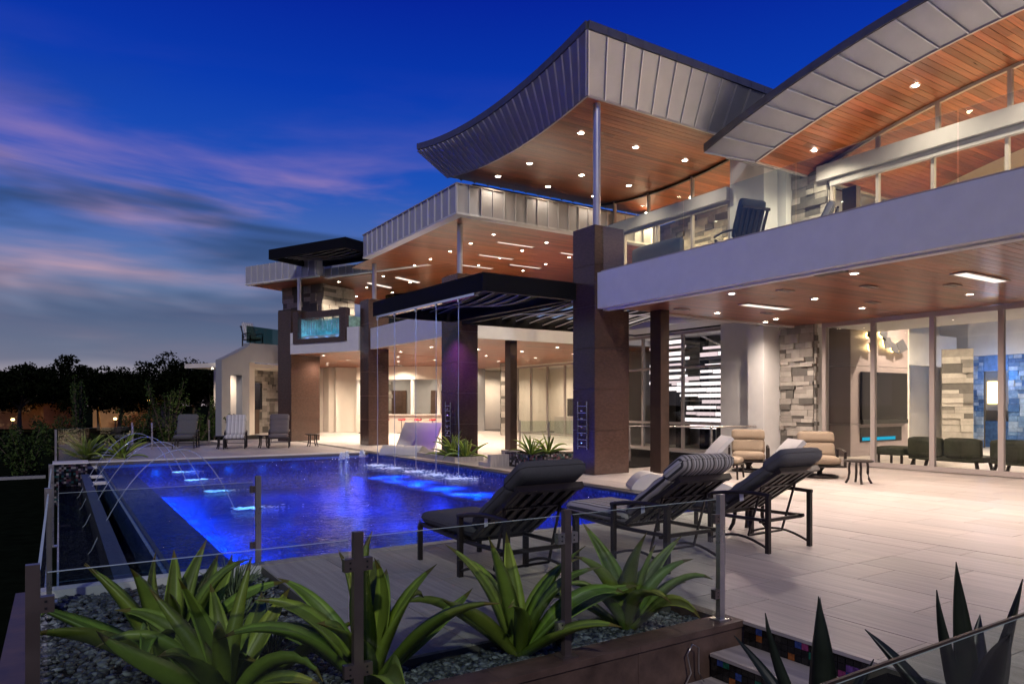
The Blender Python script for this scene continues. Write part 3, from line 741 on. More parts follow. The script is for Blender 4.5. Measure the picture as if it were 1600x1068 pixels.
# ---- middle wing lower storey
part(MB().box(10.0, 10.16, 19.62, 25.58, CZ, F2), 'balcony_fascia', 'white_plaster')
part(MB().box(10.0, 17.0, 19.5, 19.61, CZ, F2 + .02), 'edge_beam', 'white_plaster')
part(MB().box(10.161, 22, 19.62, 42, CZ + .08, F2 - .05), 'floor_slab', 'white_plaster')
planks(19.64, 40.5, lambda y: CZ + .02, 10.17, 21.4, w=.18, name='ceiling_planks')
for x in (11.6, 13.6, 15.6, 18.2):
    for y in (21.2, 23.6, 26.4, 29.6, 32.6, 35.6): downlight(x, y, CZ + .02, 135, s=1.1, spot=150)
part(MB().box(17.0, 21.2, 21.01, 21.25, 0, CZ), 'inner_wall', 'warm_plaster')
glazing('x', 21.0, 26.4, 32.2, .02, 3.6, (27.9, 29.4, 30.85), name='sliding_door', w=.10, m='frame_alu')
part(MB().box(20.95, 21.2, 21.25, 26.4, 0, CZ), 'inner_wall', 'warm_plaster')
part(MB().box(24.5, 24.7, 24, 34, 0, CZ), 'inner_wall', 'warm_plaster')
part(MB().box(21.2, 24.6, 34, 34.2, 0, CZ), 'inner_wall', 'warm_plaster')
part(MB().box(24.40, 24.495, 27.2, 28.2, 0, 2.3), 'inner_door', 'dark_wood')
part(MB().box(24.40, 24.495, 31.2, 32.2, .9, 1.9), 'niche', 'frame_dark')
part(MB().box(23.2, 24.2, 29.4, 31.8, 0, .9), 'island', 'marble')
for x, y in ((20.2, 36.4), (22.8, 36.6)): downlight(x, y, CZ + .02, 130, spot=150)  # extra downlights added to brighten the dark back wall
for y in (26.5, 29.5, 32.2): downlight(22.8, y, CZ + .02, 130, spot=150)
part(MB().box(21.0, 24.7, 21, 42, CZ + .025, CZ + .075), 'inner_ceiling', 'warm_plaster')
stone_wall((19.4, 31.3), (18.9, 30.5), 0, CZ, (-.85, -.53), seed=21, each=False, hmin=.14, hmax=.3)
stone_wall((18.9, 30.5), (19.6, 30.2), 0, CZ, (-.4, -.92), seed=22, each=False, hmin=.14, hmax=.3)
part(MB().box(19.0, 24.7, 38.0, 38.2, 0, CZ), 'inner_wall', 'warm_plaster')
# gym / bar wall behind the middle columns
def gym_pt(s, off=0):      # along the slanted wall
    a, b = Vector((14.2, 38.2)), Vector((19.3, 34.0)); d = (b - a).normalized(); n = Vector((-d.y, d.x)) * -1
    return a + d * s + Vector((d.y, -d.x)) * off
def slant(mbname, m, s0, s1, o0, o1, z0, z1, name):
    q = [gym_pt(s0, o0), gym_pt(s1, o0), gym_pt(s1, o1), gym_pt(s0, o1)]
    return part(MB().hexa([(*p, z0) for p in q], [(*p, z1) for p in q]), name, m)
slant('', 'warm_plaster', 0, 6.6, .3, .0, 2.95, CZ, 'inner_wall')
slant('', 'warm_plaster', 0, 6.6, .3, .0, 0, 1.0, 'inner_wall')
for s in (.0, 1.6, 3.1, 4.6, 6.4): slant('', 'white_plaster', s, s + .16, .26, .02, 1.0, 2.95, 'mullion')
for a, b in ((.16, 1.6), (1.76, 3.1), (3.26, 4.6), (4.76, 6.4)):
    slant('', 'window_glass', a, b, .16, .15, 1.0, 2.95, 'pane')
slant('', 'grey_plaster', 0, 6.8, -2.6, -2.8, 0, CZ, 'inner_wall')
slant('', 'dark_wood', 1.2, 2.1, -2.5, -2.59, 0, 2.4, 'inner_door'); slant('', 'dark_wood', 3.6, 4.5, -2.5, -2.59, 0, 2.4, 'inner_door')
slant('', 'marble', .6, 6.6, .95, .35, .96, 1.03, 'bar_top')
slant('', 'warm_plaster', .7, 6.5, .8, .45, 0, .96, 'bar_front')
for s in (1.5, 4.2): p = gym_pt(s, -1.3); downlight(p.x, p.y, CZ + .02, 90, spot=150)

# ================================================================== FAR WING (turned 26 degrees)
WO = Vector((9.93, 26.4)); WA = Vector((-math.sin(R(26)), math.cos(R(26)))); WB = Vector((math.cos(R(26)), math.sin(R(26))))
def W(a, b): p = WO + WA * a + WB * b; return (p.x, p.y)
def wbox(mb, a0, a1, b0, b1, z0, z1, tint=None):
    q = [W(a0, b0), W(a0, b1), W(a1, b1), W(a1, b0)]
    return mb.hexa([(*p, z0) for p in q], [(*p, z1) for p in q], tint=tint)
def wpart(a0, a1, b0, b1, z0, z1, name, m): return part(wbox(MB(), a0, a1, b0, b1, z0, z1), name, m)
wpart(.12, 4.0, 0, .2, CZ, 4.08, 'balcony_fascia', 'white_plaster')
wpart(3.8, 4.0, -.001, .2, 4.081, 4.55, 'balcony_fascia', 'white_plaster')
wpart(.12, .75, -.001, .2, 4.081, 4.62, 'balcony_fascia', 'white_plaster')
wpart(.12, 4.79, .21, 9, CZ + .05, F2 - .05, 'floor_slab', 'white_plaster')
mb = MB()
for i in range(40):
    b0 = .22 + i * .2
    for a0, a1 in ((.1, 2.4), (2.41, 4.8)):
        k = random.choice((.7, .9, 1, 1.1, 1.25)); wbox(mb, a0, a1, b0, b0 + .194, CZ + .008, CZ + .017, (k, k, k))
part(mb, 'ceiling_planks', 'wood_soffit', kind='stuff')
for a in (1.2, 3.4):
    for b in (1.3, 3.6, 6.2): x, y = W(a, b); downlight(x, y, CZ + .008, 90, s=1.1, spot=150)
# column 4
core = wpart(4.015, 4.80, .065, 1.635, 0, 5.55, 'column', 'grout_dark')
z = 0
while z < 5.5:
    ze = min(z + .92, 5.56)
    wbox(MB(), 4.0, 4.0145, .05, 1.65, z + .004, ze - .004).build('tile', 'column_tile', core)
    wbox(MB(), 4.0, 4.815, .05, .0645, z + .004, ze - .004).build('tile', 'column_tile', core); z = ze
wbox(MB(), 4.0, 4.815, .05, 1.65, 5.551, 5.566).build('tile', 'column_tile', core)
# roof 3
def wroof(a0, a1, b0, b1, faces, z0=7.08, z1=7.86):
    core = wpart(a0, a1, b0, b1, z0, z1, 'roof', 'roof_deck')
    if 'F' in faces:
        n = max(1, round((a1 - a0) / .42))
        for i in range(n):
            p, q = W(lerp(a0, a1, i / n), b0), W(lerp(a0, a1, (i + 1) / n), b0)
            slab_panel(core, (*p, z0), (*q, z0), (*p, z1), (*q, z1), (-WB.x, -WB.y, 0))
    if 'E' in faces:
        n = round((b1 - b0) / .42)
        for i in range(n):
            p, q = W(a0, lerp(b0, b1, i / n)), W(a0, lerp(b0, b1, (i + 1) / n))
            slab_panel(core, (*p, z0), (*q, z0), (*p, z1), (*q, z1), (-WA.x, -WA.y, 0))
    wbox(MB(), a0 - .03, a1 + .03, b0 - .05, b0 + .22, z0 - .06, z0 - .001).build('trim', 'white_plaster', core)
    return core
wroof(3.4, 7.9, .85, 9, 'FE'); wroof(-2.2, 3.39, 1.35, 9, 'F', 7.08, 7.4)
mb = MB()
for i in range(46):
    b0 = 1.1 + i * .16
    for a0, a1 in ((-3.0, .4), (.41, 3.3), (3.31, 5.6), (5.61, 7.9)):
        if a1 < 3.4 and b0 < 1.6: continue
        k = random.choice((.7, .85, 1, 1.1, 1.3)); wbox(mb, a0, a1, b0, b0 + .155, 7.035, 7.06, (k, k, k))
part(mb, 'soffit_planks', 'wood_soffit', kind='stuff')
for a in (1.0, 3.6, 6.0):
    for b in (2.4, 4.2, 6.0): x, y = W(a, b); downlight(x, y, 7.035, 170, s=.9)
for a, b in ((.6, 2.9), (2.6, 3.3)):
    o = wpart(a, a + .16, b, b + 1.5, 7.012, 7.03, 'slot_vent', 'lamp_strip')
x, y = W(4.4, .85); part(MB().tube([(x, y, 5.56), (x, y, 7.06)], .085, 18), 'pipe_column', 'pipe_metal')
# chimney, upper back wall
a_, b_ = W(6.6, 1.9), W(4.4, 4.6)
stone_wall(W(7.2, 2.4), W(4.6, 2.4), F2 - .4, 7.03, (-WB.x, -WB.y), seed=31, each=False, hmin=.16, hmax=.36, lmin=.3, lmax=.8)
stone_wall(W(4.6, 2.4), W(4.6, 4.4), F2 - .4, 7.03, (-WA.x, -WA.y), seed=32, each=False, hmin=.16, hmax=.36, lmin=.3, lmax=.8)
wpart(4.45, 4.585, 2.9, 4.3, 4.9, 5.6, 'fire_opening', 'frame_dark')
wpart(-2.5, 4.4, 6.4, 6.5, F2, 7.03, 'upper_window', 'green_glass'); wpart(-2.5, 8, 8.6, 8.8, F2, 7.03, 'back_wall', 'dark_wood')
wpart(1.6, 2.0, 6.0, 6.39, F2, 7.03, 'inner_post', 'warm_plaster')
# spa tank with a clear front
tank = thing('spa_tank', 'raised dark spa with a glowing blue glass front above the balcony', 'spa', (*W(2.2, .1), 4.1), R(26))
TI = Matrix.Translation((*W(2.2, .1), 4.1)) @ Matrix.Rotation(R(26), 4, 'Z'); TI.invert()
def tp(mb, name, m): o = mb.build(name, m); o.parent = tank; o.matrix_parent_inverse = TI; return o
def wb4(a0, a1, b0, b1, z0, z1): return wbox(MB(), a0, a1, b0, b1, z0, z1)
tp(wb4(.78, 3.78, -.06, .14, 4.085, 4.27), 'front_panel', 'column_tile')
tp(wb4(.78, 1.12, -.06, .14, 4.271, 5.42), 'front_panel', 'column_tile'); tp(wb4(3.48, 3.78, -.06, .14, 4.271, 5.42), 'front_panel', 'column_tile')
tp(wb4(.78, 3.78, .15, .2, 5.12, 5.40), 'rim', 'column_tile'); tp(wb4(.78, 3.78, .95, 1.05, 4.2, 5.10), 'back_panel', 'tank_tile')
tp(wb4(1.12, 3.48, -.03, .0, 4.271, 5.12), 'window', 'fence_glass')
tp(wb4(.9, 3.6, .15, 1.9, 4.2, 4.25), 'floor', 'pool_tile')
tp(wb4(1.12, 3.48, .10, 1.88, 5.04, 5.05), 'water', 'window_glass')
for a in (1.5, 2.1, 2.7, 3.2):
    x, y = W(a, .18); tp(MB().lathe(x, y, [(0, 4.30), (.05, 4.29), (.06, 4.25)], 10), 'tank_lamp', 'lamp_pool')
    x, y = W(a, .5); lamp('tank_light', 'POINT', (x, y, 4.40), 13, (.03, .50, 1.0), None, .05)
for i in range(26):
    x, y = W(random.uniform(1.2, 3.4), random.uniform(.1, .6)); tp(MB().tube([(x, y, random.uniform(4.4, 4.9) - .02), (x, y, random.uniform(4.92, 5.03))], .012, 6), 'bubble', 'jet_water')
wpart(-.2, .1, .1, .14, 4.7, 5.5, 'rail_glass', 'green_glass')
tp(wb4(3.49, 3.77, .15, .94, 4.2, 5.10), 'side_panel', 'tank_tile')
tp(wb4(.79, 1.0, .15, .94, 4.2, 5.10), 'side_panel', 'tank_tile')

# plaster garden wing at the far end
GS = Vector((6.6, 36.2)); GD = Vector((.84, .543)).normalized(); GN = Vector((GD.y, -GD.x))
def G(s, o): p = GS + GD * s + GN * o; return (p.x, p.y)
def gbox(s0, s1, o0, o1, z0, z1, z1b=None):
    q = [G(s0, o0), G(s1, o0), G(s1, o1), G(s0, o1)]; zb = z1 if z1b is None else z1b
    return MB().hexa([(*p, z0) for p in q], [(*q[0], z1), (*q[1], zb), (*q[2], zb), (*q[3], z1)])
def gpart(*a, name='wall', m='grey_plaster'): return part(gbox(*a), name, m)
gpart(0, .55, -.4, 0, 0, 3.72, 3.95)
gpart(.55, 1.30, -.4, 0, 3.02, 3.95, 4.30, name='wall'); gpart(1.30, 1.78, -.4, 0, 0, 4.30, 4.52)
gpart(1.78, 3.9, -.4, 0, 3.72, 4.66, 4.72)
gpart(3.4, 9.5, -4.2, -4.0, 0, 3.6, name='wall', m='warm_plaster')
gpart(1.78, 2.55, -1.3, -.41, 0, 3.72, name='pier', m='warm_plaster'); gpart(1.3, 6.5, -4.0, -.4, 3.45, 3.68, name='ceiling', m='warm_plaster')
stone_wall(G(2.4, -2.2), G(8.5, -2.2), 0, 3.66, (GN.x, GN.y), seed=41, each=False, hmin=.16, hmax=.34)
for s, o in ((.9, -1.6), (3.0, -1.4), (2.2, -3.0)): x, y = G(s, o); downlight(x, y, 3.44, 110, spot=150)
gpart(3.2, 3.7, -1.6, -1.2, 0, 1.3, name='pedestal', m='dark_wood'); gpart(3.55, 3.7, -1.7, -1.0, 1.3, 2.7, name='screen', m='screen_black')
tg = gpart(1.8, 4.2, -.22, -.20, 4.7, 5.55, name='terrace_glass', m='green_glass')
# far interior between columns 3 and 4
part(MB().box(13.2, 14.4, 39.0, 39.4, 0, CZ), 'inner_wall', 'warm_plaster'); part(MB().box(11.2, 13.2, 40.4, 40.7, 0, CZ), 'inner_wall', 'warm_plaster')
part(MB().box(12.9, 13.2, 39.4, 40.6, 0, CZ), 'inner_wall', 'warm_plaster')
stone_wall((14.4, 40.2), (16.8, 39.4), 0, CZ, (-.3, -.95), seed=44, each=False, hmin=.16, hmax=.34)
dr = part(MB().box(14.75, 15.65, 39.42, 39.5, 0, 2.45), 'garden_door', 'frame_alu')
MB().box(14.87, 15.53, 39.40, 39.419, .15, 2.3).build('pane', 'leaf_shrub', dr)
part(MB().box(14.3, 14.7, 39.42, 39.5, 0, 3.3), 'dark_panel', 'dark_wood'); part(MB().box(14.71, 15.7, 39.42, 39.5, 2.6, 3.4), 'dark_panel', 'frame_dark')
for x, y in ((12.2, 37.5), (14.6, 37.2)): downlight(x, y, CZ + .02, 110, spot=150)

# ================================================================== LIVING ROOM behind the sliding doors
part(MB().box(17.1, 24, 2, 12.3, 5.2, 5.35), 'inner_ceiling', 'warm_plaster')
part(MB().box(17.05, 17.25, 2, 11.4, CZ + .03, 5.2), 'bulkhead', 'warm_plaster')
part(MB().box(21, 30, 14.6, 14.8, 0, 5.2), 'inner_wall', 'warm_plaster'); part(MB().box(29.8, 30, 2, 14.6, 0, 5.2), 'inner_wall', 'warm_plaster')
part(MB().box(24, 30, 2, 14.6, 5.2, 5.35), 'inner_ceiling', 'warm_plaster'); part(MB().box(24, 30, 2, 14.6, -.03, .0), 'inner_floor', 'marble')
part(MB().box(23.3, 27.5, 12.9, 13.1, 2.9, 4.0), 'loft_edge', 'white_plaster')
part(MB().box(23.2, 23.35, 12.4, 14.6, 0, 5.2), 'pier', 'warm_plaster')
glazing('y', 13.4, 23.4, 25.2, 0, 4.0, (24.2,), (2.6,), name='garden_window', m='frame_alu')
part(MB().box(23.4, 25.3, 13.8, 13.9, 0, 4.6), 'dark_garden', 'frame_dark')
fp = thing('fireplace', 'tall mauve panelled fireplace block inside the living room', 'fireplace', (21.5, 12.3, 0))
FI = Matrix.Translation((-21.5, -12.3, 0))
def fpp(mb, name, m): o = mb.build(name, m); o.parent = fp; o.matrix_parent_inverse = FI; return o
for z0, z1 in ((0, .95), (.965, 2.72), (2.735, 5.19)): fpp(MB().box(19.92, 23.1, 12.31, 14.0, z0, z1), 'panel', 'mauve_panel')
fpp(MB().box(19.95, 23.07, 12.33, 13.9, .94, 2.75), 'core', 'coping')
nb = fpp(MB().box(20.4, 22.7, 12.29, 12.309, .42, .86), 'fire_opening', 'screen_black')
MB().box(20.5, 22.3, 12.27, 12.289, .46, .56).build('glow', 'tank_glow', nb).parent = nb
tv = thing('television', 'wide black television hung on the mauve fireplace wall', 'television', (21.65, 12.22, 1.1))
MB().box(-1.25, 1.25, 0, .07, 0, 1.45).build('screen', 'screen_black', tv); MB().box(-1.25, 1.25, -.03, .05, -.14, -.005).build('soundbar', 'black_plastic', tv)
art = thing('wall_sculpture', 'backlit metal shard sculpture above the television', 'sculpture', (21.3, 12.27, 3.35))
for (x, z, s, a) in [(-.55, .75, .42, .3), (-.2, .62, .5, 1.1), (.12, .4, .42, .2), (.35, .12, .46, .9), (.75, -.02, .42, .5), (1.15, .05, .5, 1.2), (-.5, -.05, .34, .7), (-.62, .3, .3, .2)]:
    q = [Vector((math.cos(a + k * 1.57 + .2 * (k % 2)) * s * .62, -.10 - .02 * k, math.sin(a + k * 1.57) * s * .5)) + Vector((x, 0, z)) for k in range(4)]
    MB().hexa(q, [p + Vector((0, .02, 0)) for p in q]).build('shard', 'metal_dark', art)
    lb = MB().lathe(0, 0, [(0, .01), (s * .30, .012), (s * .33, 0)], 12).build('back_lamp', 'lamp_gold', art, loc=(x, -.03, z), rot=(R(90), 0, 0))
    lamp('sculpture_glow', 'POINT', (x, -.06, z), 3, (1, .7, .35), art, .06)
stone_wall((24.9, 12.15), (25.3, 11.35), 0, 3.4, (-.89, -.45), seed=51, hmin=.12, hmax=.32, lmin=.3, lmax=.9)
# blue-lit kitchen beyond
SAVE = {k: MATS[k] for k in ('stone0', 'stone1', 'stone2', 'stone3', 'stone4')}
for k_, cc_ in zip(SAVE, ((.30, .42, .62), (.06, .14, .34), (.16, .28, .5), (.10, .2, .42), (.4, .5, .66))): MATS[k_] = mat('glass_block' + k_[-1], cc_, .25, var=.2, scale=8)
UNIT.clear()
stone_wall((28.0, 12.60), (28.0, 12.22), 0, 3.3, (-1, 0), seed=61, lmin=.12, lmax=.25, hmin=.14, hmax=.28)
stone_wall((28.0, 11.42), (28.0, 10.7), 0, 3.3, (-1, 0), seed=62, lmin=.15, lmax=.35, hmin=.14, hmax=.28)
for k_ in SAVE: MATS[k_] = SAVE[k_]
UNIT.clear()
part(MB().box(27.95, 28.15, 11.43, 12.21, 2.75, 3.3), 'blue_lintel', 'blue_wall'); part(MB().box(27.9, 28.3, 10.0, 12.7, 3.31, 5.2), 'bulkhead', 'white_plaster')
kc = thing('kitchen_cabinet', 'white kitchen cabinet with a glowing yellow door beyond the living room', 'cabinet', (29.2, 12.1, 0))
MB().box(-.2, .4, -.9, 1.2, 1.35, 3.2).build('cabinet_body', 'white_plastic', kc); MB().box(-.23, -.201, .1, .42, 1.6, 2.4).build('lit_door', 'lamp_gold', kc); MB().box(-.4, .4, -.9, 1.2, 0, .95).build('base_unit', 'blue_wall', kc)
for (x, y) in [(18.6, 10), (18.6, 7), (20.2, 8.6), (22, 6.5), (22, 10.6), (26, 8)]: downlight(x, y, 5.19, 520, spot=155)
lamp('kitchen_light', 'POINT', (27.2, 11.6, 2.6), 26, (.12, .4, 1.0), None, .2)
lamp('kitchen_light', 'POINT', (28.8, 11.4, 3.2), 26, (.12, .4, 1.0), None, .2)
pend = thing('pendant_lamp', 'cluster of glowing glass rings near the living room ceiling', 'pendant lamp', (22.4, 10.55, 4.35))
for i in range(7):
    MB().tube([(.16 * math.cos(k * .524) + (i - 3) * .3, .16 * math.sin(k * .524), .06 * math.sin(k + i)) for k in range(13)], .022, 6).build('ring', 'lamp_gold', pend)
MB().tube([(0, 0, .1), (0, 0, .88)], .012, 6).build('cable', 'chrome', pend)
def sofa(x, y, w, rz, label):
    t = thing('sofa', label, 'sofa', (x, y, 0), rz, 'sofas inside the sliding doors')
    t.scale = (1, 1, .84)
    MB().pillow((0, 0, .32), (w, .8, .2), .06, .1).build('seat', 'green_sofa', t)
    for k in range(2): MB().pillow((-w / 4 + k * w / 2, .36, .62), (w / 2 - .03, .2, .55), .07, .1).build('backrest', 'green_sofa', t)
    for s in (-1, 1):
        MB().bar((s * w * .45, -.3, .0), (s * w * .42, -.3, .24), .06).build('leg', 'chair_frame', t); MB().bar((s * w * .45, .4, .0), (s * w * .42, .36, .24), .06).build('leg', 'chair_frame', t)
sofa(18.3, 8.7, 1.7, R(90), 'dark olive two seat sofa behind the third pane of the sliding doors')
sofa(18.3, 6.85, 1.7, R(90), 'dark olive two seat sofa nearest the right edge behind glass')
t = thing('ottoman', 'low dark olive ottoman behind the sliding door beside the fireplace', 'ottoman', (18.4, 10.1, 0))
MB().pillow((0, 0, .36), (.8, .8, .22), .06, .1).build('cushion', 'green_sofa', t)
for sx in (-.3, .3):
    for sy in (-.3, .3): MB().bar((sx, sy, 0), (sx, sy, .27), .05).build('leg', 'chair_frame', t)

# ================================================================== STAIR HALL
st = thing('staircase', 'floating staircase of white treads with added glowing edges behind the courtyard glass', 'staircase', (18.6, 17, 0))
srnd = random.Random(4)
def tread(x, y0, y1, z):
    t = MB().box(x, x + .95, y0, y1, z, z + .05).build('tread', 'white_plastic', st); y = y0
    while y < y1 - .1:
        ye = min(y1, y + srnd.uniform(.7, 2.2))
        if srnd.random() < .95: MB().box(x - .012, x - .001, y, ye - .03, z - srnd.uniform(.03, .10), z + .045).build('glow_edge', srnd.choice(('tread_glow', 'tread_glow', 'tread_glow_dim')), t)
        y = ye
for i in range(14):
    z = .85 + i * .205; y0 = -2.45 + srnd.uniform(0, .5); tread(-.35 + .05 * i, y0, .35 + .11 * i + srnd.uniform(-.25, .25) if i < 9 else 1.2 - .1 * i + srnd.uniform(-.3, .3), z)
for i in range(10):
    z = 2.15 + i * .21; y0 = .75 + srnd.uniform(-.2, .3); tread(.1, y0, y0 + 1.6 + srnd.uniform(-.3, .4), z)
for (y, z0, z1) in [(-1.7, 0, 4.6), (.15, 0, 4.6), (1.3, 0, 2.4), (-.6, 0, 1.6)]: MB().box(.4, .62, y, y + .22, z0, z1).build('stringer', 'black_steel', st)
MB().bar((-.3, -2.3, 3.0), (-.3, .6, 4.3), .05).build('handrail', 'chrome', st)
MB().hexa([(.1, -2.4, .6), (.9, -2.4, .6), (.9, -.6, .95), (.1, -.6, .95)], [(.1, -2.4, 1.05), (.9, -2.4, 1.05), (.9, -.6, 1.12), (.1, -.6, 1.12)]).build('landing', 'mauve_panel', st)
part(MB().box(20.9, 21.0, 13, 21, 0, 4.6), 'inner_wall', 'white_plaster')
for k in range(5): part(MB().box(20.2, 20.35, 17.3 + k * .27, 17.4 + k * .27, 0, 2.3), 'screen_fin', 'frame_dark')
part(MB().box(20.2, 20.5, 19.2, 20.6, 0, 2.4), 'dark_niche', 'frame_dark')
for (x, y) in [(18.2, 15.2), (18.2, 17.4), (18.2, 19.4), (20, 16.4)]: downlight(x, y, 4.55, 1000, col=(1, .86, .86), spot=160)
part(MB().box(17.3, 21, 14.0, 21, 4.56, 4.62), 'inner_ceiling', 'white_plaster')
part(MB().box(17.0, 21, 13.0, 13.1, 0, 4.6), 'inner_wall', 'white_plaster')

# ================================================================== TRELLIS over the pool edge
def trellis(name, label, P, a1, b1, z0, z1, nsl, parent_m='black_steel', amp=.10, ph=0.0, b_in=0):
    """P(a, b) -> plan point; a runs along the facade, b into the house"""
    t = thing(name, label, 'trellis', (*P(a1 / 2, b1 / 2), z0))
    I = Matrix.Translation((-P(a1 / 2, b1 / 2)[0], -P(a1 / 2, b1 / 2)[1], -z0))
    def tpt(mb, nm, m): o = mb.build(nm, m); o.parent = t; o.matrix_parent_inverse = I; return o
    def bx(p0, p1, q0, q1, za, zb):
        q = [P(p0, q0), P(p0, q1), P(p1, q1), P(p1, q0)]; return MB().hexa([(*p, za) for p in q], [(*p, zb) for p in q])
    w = .14
    tpt(bx(0, a1, 0, w, z0, z1), 'beam', parent_m); tpt(bx(0, a1, b1 - w, b1, z0, z1), 'beam', parent_m)
    tpt(bx(0, w, w + .001, b1 - w - .001, z0, z1), 'beam', parent_m); tpt(bx(a1 - w, a1, w + .001, b1 - w - .001, z0, z1), 'beam', parent_m)
    N = 26
    for i in range(nsl):
        b = lerp(.5, b1 - .4, i / (nsl - 1)); wd = .16; mb = MB(); ed = MB(); top = []
        for k in range(N + 1):
            a = lerp(w, a1 - w, k / N); zz = lerp(z0, z1, .45) + amp * math.sin(a * 1.35 + ph + i * .35) + .03
            hh = .085
            top.append((a, zz, hh))
        for k in range(N):
            (a0, za, h0), (a1_, zb, h1) = top[k], top[k + 1]
            p = [P(a0, b - wd), P(a0, b + wd), P(a1_, b + wd), P(a1_, b - wd)]
            mb.hexa([(*p[0], za - h0 / 2), (*p[1], za - h0 / 2 + .05), (*p[2], zb - h1 / 2 + .05), (*p[3], zb - h1 / 2)], [(*p[0], za + h0 / 2), (*p[1], za + h0 / 2 + .05), (*p[2], zb + h1 / 2 + .05), (*p[3], zb + h1 / 2)])
            e = [P(a0, b - wd - .012), P(a0, b - wd - .001), P(a1_, b - wd - .001), P(a1_, b - wd - .012)]
            ed.hexa([(*e[0], za - h0 / 2), (*e[1], za - h0 / 2), (*e[2], zb - h1 / 2), (*e[3], zb - h1 / 2)], [(*e[0], za - h0 / 2 + .022), (*e[1], za - h0 / 2 + .022), (*e[2], zb - h1 / 2 + .022), (*e[3], zb - h1 / 2 + .022)])
        s = tpt(mb, 'slat', parent_m); ed.build('edge', 'slat_highlight', s)
    return t, tpt, bx
def TP(a, b): return (7.45 + b - .055 * a, 12.75 + a)
tr1, tpt1, bx1 = trellis('trellis', 'black steel trellis with wavy slats cantilevered over the pool', TP, 5.38, 2.46, 3.93, 4.32, 7)
tpt1(bx1(.3, 5.1, -.02, .10, 3.87, 3.925), 'spout_trough', 'chrome')
# second, inner field of slats behind column 1
trellis('trellis', 'inner black slatted trellis roofing the courtyard behind the front column', lambda a, b: (9.99 + b, 13.02 + a), 5.3, 6.85, 3.92, 4.30, 13, ph=1.2)
trellis('trellis', 'small black trellis above the glowing spa at the far roof', lambda a, b: W(-.1 + a, -.95 + b), 4.3, 2.3, 7.5, 7.9, 6, amp=.06)

lamp('column_tint_spot', 'SPOT', (9.0, 17.75, 3.85), 420, (.40, .08, 1.0), None, .04, 56, .9, (0, R(-48), R(46)))  # added spot without a fixture, tints the second column purple
lamp('column_tint_spot', 'SPOT', (8.75, 12.5, .05), 110, (.02, .06, 1.0), None, .04, 80, .9, (0, R(-128), 0))  # added spot standing in for blue pool spill on the front column
# water curtain: five thin streams from the trellis
for i, (x, y) in enumerate([(7.20, 17.9), (7.26, 16.9), (7.32, 15.75), (7.37, 14.75), (7.42, 13.75)]):
    w_ = ('leftmost thin water stream falling from the black trellis', 'second thin water stream from the left under the trellis', 'middle thin water stream falling from the trellis',
          'fourth thin water stream from the left under the trellis', 'rightmost thin water stream falling beside the agaves')[i]
    t = thing('water_stream', w_, 'water stream', (x, y, 0), group='streams from the trellis')
    MB().tube([(jit(.006), jit(.006), 3.87 - k * .36) for k in range(11)] + [(0, 0, -.07)], [.007 + .005 * random.random() for _ in range(12)], 6).build('stream', 'jet_water', t)
    MB().lathe(0, 0, [(.035, 3.81), (.035, 3.875)], 10).build('nozzle', 'chrome', t)
    sp = MB()
    for k in range(260):
        a = random.random() * 6.28; r = abs(random.gauss(0, .34)); xx, yy = r * math.cos(a) * 1.1, r * math.sin(a) * 1.3; q = random.uniform(.006, .030) * max(.35, 1.1 - r)
        b = random.random() * 3.14; c_, s_ = math.cos(b) * q * 1.8, math.sin(b) * q * 1.8
        sp.add([(xx - c_, yy - s_, -.073), (xx + s_ * .5, yy - c_ * .5, -.073), (xx + c_, yy + s_, -.073), (xx - s_ * .5, yy + c_ * .5, -.073), (xx, yy, -.073 + q * .45)], [(0, 1, 4), (1, 2, 4), (2, 3, 4), (3, 0, 4)], smooth=True)
    sp.build('splash', 'foam', t, kind='stuff')
    lamp('splash_light', 'SPOT', (0, 0, -.10), 160, (.18, .42, 1.0), t, .08, 120, 1.0)
    lamp('spout_light', 'SPOT', (.05, 0, 3.8), 420, (.30, .45, 1.0), t, .03, 26, .9)
# arching deck jets on the low side
for i, y in enumerate([18.7, 16.6, 14.2, 11.6]):
    w_ = ('farthest arching water jet over the pool', 'second farthest arching water jet over the pool', 'second nearest arching water jet over the pool', 'nearest arching water jet landing left of the steel post')[i]
    t = thing('water_jet', w_, 'water jet', (0, y, 0), group='arching pool jets')
    pts = []
    for k in range(25):
        x = lerp(.3, 2.3, k / 24); z = .88 - 1.02 * ((x - 1.55) / .78) ** 2 if x > 1.55 else .88 - 1.02 * ((x - 1.55) / 1.0) ** 2
        pts.append((x, .0, max(z, -.6)))
    MB().tube(pts, [.0065 + .004 * random.random() for _ in pts], 6).build('stream', 'jet_water', t)
    sp = MB()
    for k in range(150):
        xx, yy = 2.30 + abs(random.gauss(0, .28)), random.gauss(0, .09); q = random.uniform(.006, .022)
        sp.add([(xx - q * 2, yy, -.073), (xx, yy - q, -.073), (xx + q * 2, yy, -.073), (xx, yy + q, -.073), (xx, yy, -.073 + q * .35)], [(0, 1, 4), (1, 2, 4), (2, 3, 4), (3, 0, 4)], smooth=True)
    sp.build('splash', 'foam', t, kind='stuff')
    lamp('jet_light', 'SPOT', (2.55, 0, -.14), 90, (.02, .30, 1.0), t, .04, 74, .9)
    lamp('jet_light', 'SPOT', (2.5, 0, .75), 60, (.05, .35, 1.0), t, .02, 42, .9)
